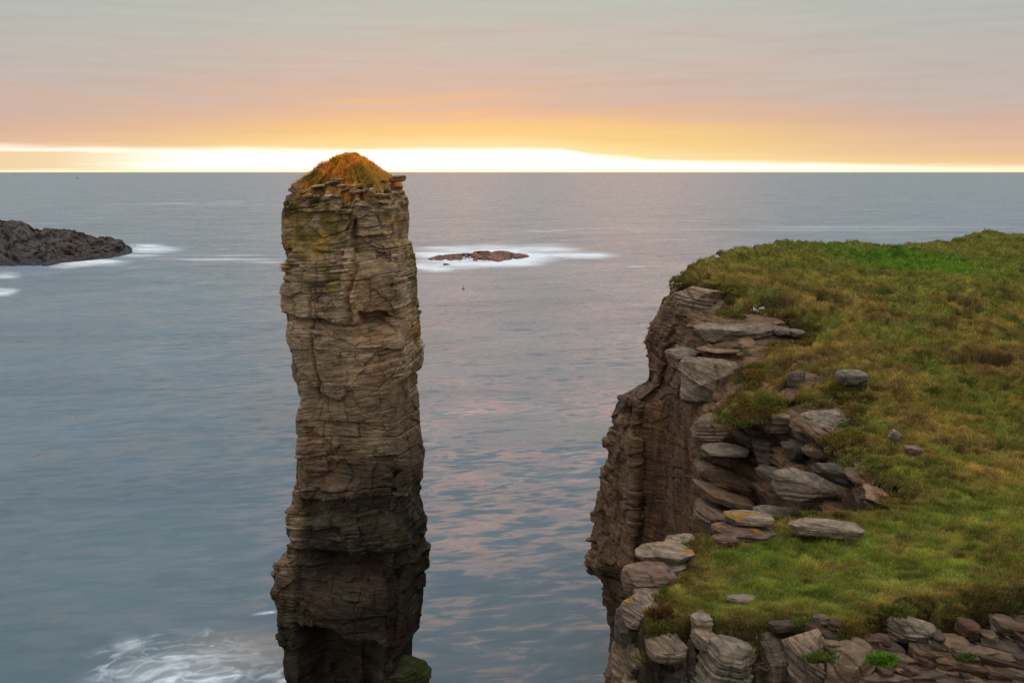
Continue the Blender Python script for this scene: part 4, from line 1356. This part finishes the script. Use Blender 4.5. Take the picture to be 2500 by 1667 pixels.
# lower tier
rock(1678, 1006, 1832, 1110, 45.0, 3.2, 'broad brown boulder with slanting beds at the left of the boulder shelf', 'brown', 731, boxy=4, dipx=-0.2, tilt=3)
rock(1850, 986, 1955, 1056, 42.6, 2.4, 'rounded brown boulder under the mossy grass in the middle of the shelf', 'brown', 732, boxy=3.2, bed=.8)
rock(1936, 996, 2086, 1078, 40.4, 2.8, 'largest smooth rounded boulder, at the right end of the shelf below the grass', 'grey', 733, boxy=3.4, bed=.7, tilt=-8, dipx=0.3)
rock(1908, 1068, 1976, 1120, 40.6, 1.8, 'domed dark boulder below the largest rounded boulder', 'dark', 734, boxy=3.2)
rock(1962, 1082, 2052, 1118, 39.2, 1.6, 'wedge shaped tan rock right of the domed dark boulder', 'brown', 735, boxy=4, tilt=4)
rock(1712, 1080, 1832, 1113, 43.2, 1.8, 'pale flat slab jutting over a black gap in the lower cliff', 'grey', 736, name='stone_slab', cat='slab', boxy=3.4, tilt=3, bed=.5)
rock(1832, 1058, 1912, 1130, 43.0, 2.2, 'dark recessed block between the jutting pale slab and the domed boulder', 'dark', 737, boxy=6)
rock(1698, 1115, 1742, 1160, 45.0, 2.0, 'small bedded block under the left end of the jutting pale slab', 'brown', 738, boxy=6, N=26)
rock(1700, 1140, 1850, 1182, 43.8, 2.4, 'bedded brown slab sloping down to the right, upper of the sloping stack', 'brown', 739, tilt=17, name='stone_slab', cat='slab', boxy=7)
rock(1692, 1190, 1850, 1230, 42.4, 2.4, 'bedded brown slab sloping down to the right, middle of the sloping stack', 'brown', 740, tilt=18, name='stone_slab', cat='slab', boxy=7)
rock(1696, 1225, 1800, 1290, 41.8, 2.4, 'thick bedded block at the bottom of the sloping stack behind the ledge', 'brown', 741, tilt=17, name='stone_slab', cat='slab', boxy=6)
rock(1840, 1140, 1975, 1180, 40.2, 2.0, 'dark slabby rock above the great slanting slab', 'dark', 742, tilt=14, name='stone_slab', cat='slab', boxy=6)
rock(1880, 1160, 2130, 1240, 36.0, 2.6, 'great smooth grey slab slanting down to the right behind the grass ledge', 'grey', 743, tilt=17, name='stone_slab', cat='slab', boxy=5, bed=1.2, dipx=-0.35)
rock(1990, 1138, 2170, 1188, 34.6, 1.8, 'thin dark slabs sloping under the turf in the corner of the cleft', 'dark', 744, tilt=14, name='stone_slab', cat='slab', boxy=7, bed=1.5)
rock(1835, 1235, 1990, 1285, 36.6, 2.0, 'grey bedded slab at the bottom of the cleft, partly hidden by the ledge', 'grey', 745, tilt=10, name='stone_slab', cat='slab', boxy=7)
rock(2100, 1195, 2178, 1240, 32.0, 1.2, 'dark broken rock in the inner corner of the cleft', 'dark', 746, boxy=5, N=26)
EMBED = 0.0
# in the slope grass
rock(2040, 896, 2114, 940, 44.8, 1.5, 'smooth grey boulder lying in the grass at the edge of a dark hollow', 'grey', 751, boxy=3.4, bed=.4, N=26)
rock(2438, 908, 2478, 922, 48.5, 0.6, 'small pale flat stone in the grass near the right edge', 'pale', 752, N=14)
rock(2168, 1046, 2200, 1082, 37.4, 0.6, 'small grey stone half buried in the brown grass slope', 'grey', 753, N=14)
rock(2206, 1086, 2252, 1110, 35.8, 0.6, 'low grey stone at the top of the near grass ledge', 'grey', 754, N=14)
rock(1922, 903, 1966, 950, 46.8, 1.0, 'upright brown rock poking out of the mossy slope', 'dark', 755, N=26)

# the near ledge
rock(1768, 1246, 1885, 1282, 27.6, 1.0, 'top slab of the reddish outcrop with orange lichen on the ledge edge', 'pale', 761, orange=0.45, name='stone_slab', cat='slab', boxy=6, tilt=3)
rock(1742, 1272, 1888, 1318, 27.2, 1.3, 'lower reddish outcrop slab under the lichen covered top slab', 'red', 762, orange=0.2, name='stone_slab', cat='slab', boxy=5, tilt=4)
rock(1738, 1296, 1806, 1340, 27.0, 0.9, 'rounded reddish rock at the foot of the lichen outcrop', 'red', 763, boxy=3.6, N=26)
rock(1921, 1265, 2108, 1306, 26.9, 0.8, 'long flat tan slab lying in the grass near the back of the ledge', 'pale', 764, name='stone_slab', cat='slab', boxy=6, tilt=4, bed=1.3)
rock(1552, 1328, 1692, 1368, 25.9, 1.3, 'broad pale slab with yellow lichen at the left corner of the grass ledge', 'pale', 765, orange=0.3, name='stone_slab', cat='slab', boxy=8, tilt=3)
rock(1620, 1308, 1700, 1345, 26.9, 1.2, 'pale sloping slab behind the broad lichen slab', 'pale', 766, name='stone_slab', cat='slab', boxy=7, tilt=-5)
rock(1565, 1360, 1680, 1388, 25.7, 1.2, 'row of low rounded grey rock under the broad lichen slab', 'grey', 767, boxy=5, name='rock_ledge', cat='ledge')
rock(1520, 1372, 1652, 1446, 24.8, 1.4, 'big smooth reddish block at the left end of the ledge', 'red', 768, boxy=4.5, bed=.35, orange=0.1)
rock(1548, 1425, 1632, 1456, 24.3, 1.1, 'low reddish rock under the big smooth block', 'red', 769, boxy=4, N=26)
rock(1520, 1446, 1618, 1522, 23.2, 1.3, 'pale cracked block with a yellow lichen spot left of the turf', 'pale', 770, orange=0.35, boxy=5, tilt=5)
rock(1775, 1451, 1888, 1476, 23.4, 0.5, 'small whitish slab sunk in the ledge grass', 'grey', 771, name='stone_slab', cat='slab', boxy=6, tilt=5, N=26)
EMBED = 0.32
# the near cliff below the ledge
rock(1578, 1538, 1670, 1600, 21.3, 1.4, 'round topped grey green boulder below the front of the turf', 'pale', 781, boxy=4, bed=.8, wet=None)
rock(1582, 1590, 1672, 1700, 21.4, 1.5, 'dark layered block directly beneath the round topped boulder', 'dark', 782, boxy=7)
rock(1684, 1494, 1738, 1544, 21.6, 0.8, 'squarish pale block standing at the turf edge', 'pale', 783, boxy=6, N=26)
rock(1696, 1545, 1850, 1690, 20.6, 1.6, 'large slanting layered boulder with a pale crest below the turf edge', 'grey', 784, boxy=4.5, tilt=18, bed=1.4, dipx=-0.1)
rock(1690, 1535, 1752, 1580, 21.2, 0.8, 'curled pale slab on top of the large slanting boulder', 'pale', 785, boxy=4, N=26, tilt=14)
rock(1846, 1540, 1925, 1700, 21.0, 1.2, 'tall grey column of rock left of the pale pointed block', 'grey', 786, boxy=6)
rock(1915, 1528, 2020, 1700, 20.4, 1.5, 'tall pale pointed block with steep slanting beds', 'pale', 787, boxy=5, tilt=-10, bed=1.5, dipx=0.9)
rock(2005, 1572, 2150, 1720, 19.9, 1.4, 'broad brownish block with a sloping left edge beside the green plant', 'brown', 788, boxy=4.5, tilt=-14)
rock(2168, 1504, 2284, 1562, 21.2, 1.0, 'large dark grey flat slab wedged under the turf overhang', 'grey', 789, name='stone_slab', cat='slab', boxy=8, tilt=4)
rock(1500, 1500, 1580, 1570, 23.0, 1.4, 'dark jagged rock at the outer corner of the near cliff', 'dark', 790, boxy=5)
rock(1490, 1560, 1585, 1700, 22.6, 1.6, 'brown layered buttress at the lower left corner of the near cliff', 'brown', 791, boxy=6, bed=1.5)
rock(1668, 1560, 1712, 1700, 21.3, 1.0, 'narrow dark rock in the gap left of the slanting boulder', 'dark', 792, boxy=6, N=26)

EMBED = 0.0
# rubble bank at the lower right
rng = np.random.default_rng(909)
k_ = 0
for (x0, x1, y0, y1, n_) in [(2140, 2520, 1570, 1690, 110), (2290, 2520, 1520, 1580, 22), (2020, 2180, 1555, 1600, 8), (1900, 2100, 1505, 1545, 8)]:
    for _ in range(n_):
        cx_, cy_ = rng.uniform(x0, x1), rng.uniform(y0, y1)
        ww, hh = 26 + 115 * rng.random() ** 1.8, rng.uniform(8, 19)
        if cx_ > 2330 and cy_ < 1600 and rng.random() < 0.6:
            continue
        Yq = 22.3 - 0.0115 * (cy_ - 1500) + rng.uniform(-0.15, 0.1)
        rock(cx_ - ww / 2, cy_ - hh / 2, cx_ + ww / 2, cy_ + hh / 2, Yq - 0.25, rng.uniform(0.35, 0.8),
             'flat brown stone among the loose rubble of the earth bank', ['brown', 'dark', 'rubble', 'brown', 'dark', 'rubble'][k_ % 6], 1000 + k_, yaw=rng.uniform(-18, 18),
             tilt=rng.normal(7, 5), lean=rng.uniform(-8, 6), sink=1.0, name='rubble_stone', cat='stone', boxy=rng.uniform(8, 14), N=20, mul=(0.50, 0.41, 0.32), rough=0.5, cuts=7, group='loose rubble of the earth bank')
        k_ += 1


# ------------------------------------------------------------------ cushions of plants among the near rocks
def cushion(px, py, Y, r, label, col, seed, n=1600, flat=0.6):
    rng_ = np.random.default_rng(seed)
    c = U(px, py, Y)
    d = rng_.normal(size=(n, 3))
    d /= np.linalg.norm(d, axis=1, keepdims=True)
    d[:, 2] = np.abs(d[:, 2])
    rad = r * (0.45 + 0.5 * rng_.random(n) + 0.55 * fbm(d * 1.8 + seed, 3, seed))
    b = c + d * rad[:, None] * np.array([1.25, 0.8, flat]) - np.array([0, 0, 0.08])
    cc = np.array(col) * rng_.uniform(0.5, 1.5, (n, 1))
    o = blades('plant_cushion', b, d, rng_.uniform(0.04, 0.10, n), rng_.uniform(0.015, 0.035, n), cc, (0.05, 0, 0), None, rng_)
    tag(o, label, 'plant')


cushion(2150, 1608, 19.7, 0.24, 'bright green leafy cushion plant among the lower rocks', (0.10, 0.20, 0.02), 1)
cushion(2190, 1492, 21.7, 0.30, 'mossy green mound at the turf edge above the dark grey slab', (0.13, 0.14, 0.03), 2)
cushion(2000, 1605, 19.9, 0.24, 'dull green plant in the crack beside the tall pale block', (0.10, 0.13, 0.03), 3)
cushion(2360, 1600, 20.6, 0.13, 'little pale green plant growing in the rubble', (0.09, 0.13, 0.05), 5, 700)
cushion(1610, 1498, 22.0, 0.30, 'reddish brown and green heather clump at the left turf corner', (0.10, 0.06, 0.02), 6)


# ------------------------------------------------------------------ far boats and the buoy
def lathe(prof, n=14):
    a = np.arange(n) * 2 * math.pi / n
    P = np.array([[(r_ * math.cos(t), r_ * math.sin(t), z_) for t in a] for r_, z_ in prof])
    return P


def sailboat(px, py, s, label, name='sailboat'):
    p = sea_at(px, py)
    root = empty(name, tuple(p))
    tag(root, label, 'boat')
    L = 10.0 * s
    xs = np.linspace(-0.5, 0.5, 13)
    half = 0.16 * np.sqrt(np.clip(1 - (xs * 2) ** 2, 0.02, 1))
    ring = []
    for x_, h_ in zip(xs, half):
        ring.append([(x_ * L, -h_ * L, 0.11 * L), (x_ * L * 0.92, -h_ * L * .7, 0.0), (x_ * L * .9, 0, -0.04 * L), (x_ * L * .92, h_ * L * .7, 0.0), (x_ * L, h_ * L, 0.11 * L)])
    G = np.array(ring) + p
    mesh_obj('hull', G, grid_faces(13, 5, True), plain('boat_hull', (0.05, 0.05, 0.06)), parent=root, smooth=True)
    G = lathe([(0.08 * s, 0.1 * L), (0.05 * s, 1.35 * L)], 8) + p
    mesh_obj('mast', G, grid_faces(2, 8, True), plain('mast_metal', (0.15, 0.15, 0.15)), parent=root)
    V, Fc = [], []
    for i_ in range(9):
        t = i_ / 8
        for j in range(5):
            q_ = j / 4
            wd = 0.42 * L * (1 - t) ** 0.8
            V.append((-q_ * wd, 0.06 * L * math.sin(q_ * 3) * (1 - t), 0.2 * L + t * 1.1 * L))
    V = np.array(V)
    V = np.concatenate([V, V + np.array([0, 0.02, 0])]) + p
    f = grid_faces(9, 5)
    mesh_obj('sail', V, np.concatenate([f, f[:, ::-1] + 45]), plain('sail_cloth', (0.09, 0.095, 0.11)), parent=root)


sailboat(189, 437, 0.9, 'dark sailing boat far out on the sea near the left of the horizon')
sailboat(36, 428, 1.3, 'faint tiny sailing boat close under the horizon at the far left')

bp = sea_at(1131, 706)
bu = empty('buoy', tuple(bp))
tag(bu, 'small red marker buoy floating alone on the open water right of the stack', 'buoy')
G = lathe([(0.02, -0.3), (0.35, -0.2), (0.45, 0.0), (0.40, 0.25), (0.22, 0.42), (0.02, 0.46)]) + bp
mesh_obj('float', G, grid_faces(6, 14, True), plain('buoy_red', (0.45, 0.06, 0.03)), parent=bu, smooth=True)
G = lathe([(0.05, 0.4), (0.05, 0.9), (0.12, 0.92), (0.12, 1.05), (0.01, 1.08)], 8) + bp
mesh_obj('top_mark', G, grid_faces(5, 8, True), plain('buoy_dark', (0.06, 0.02, 0.02)), parent=bu)
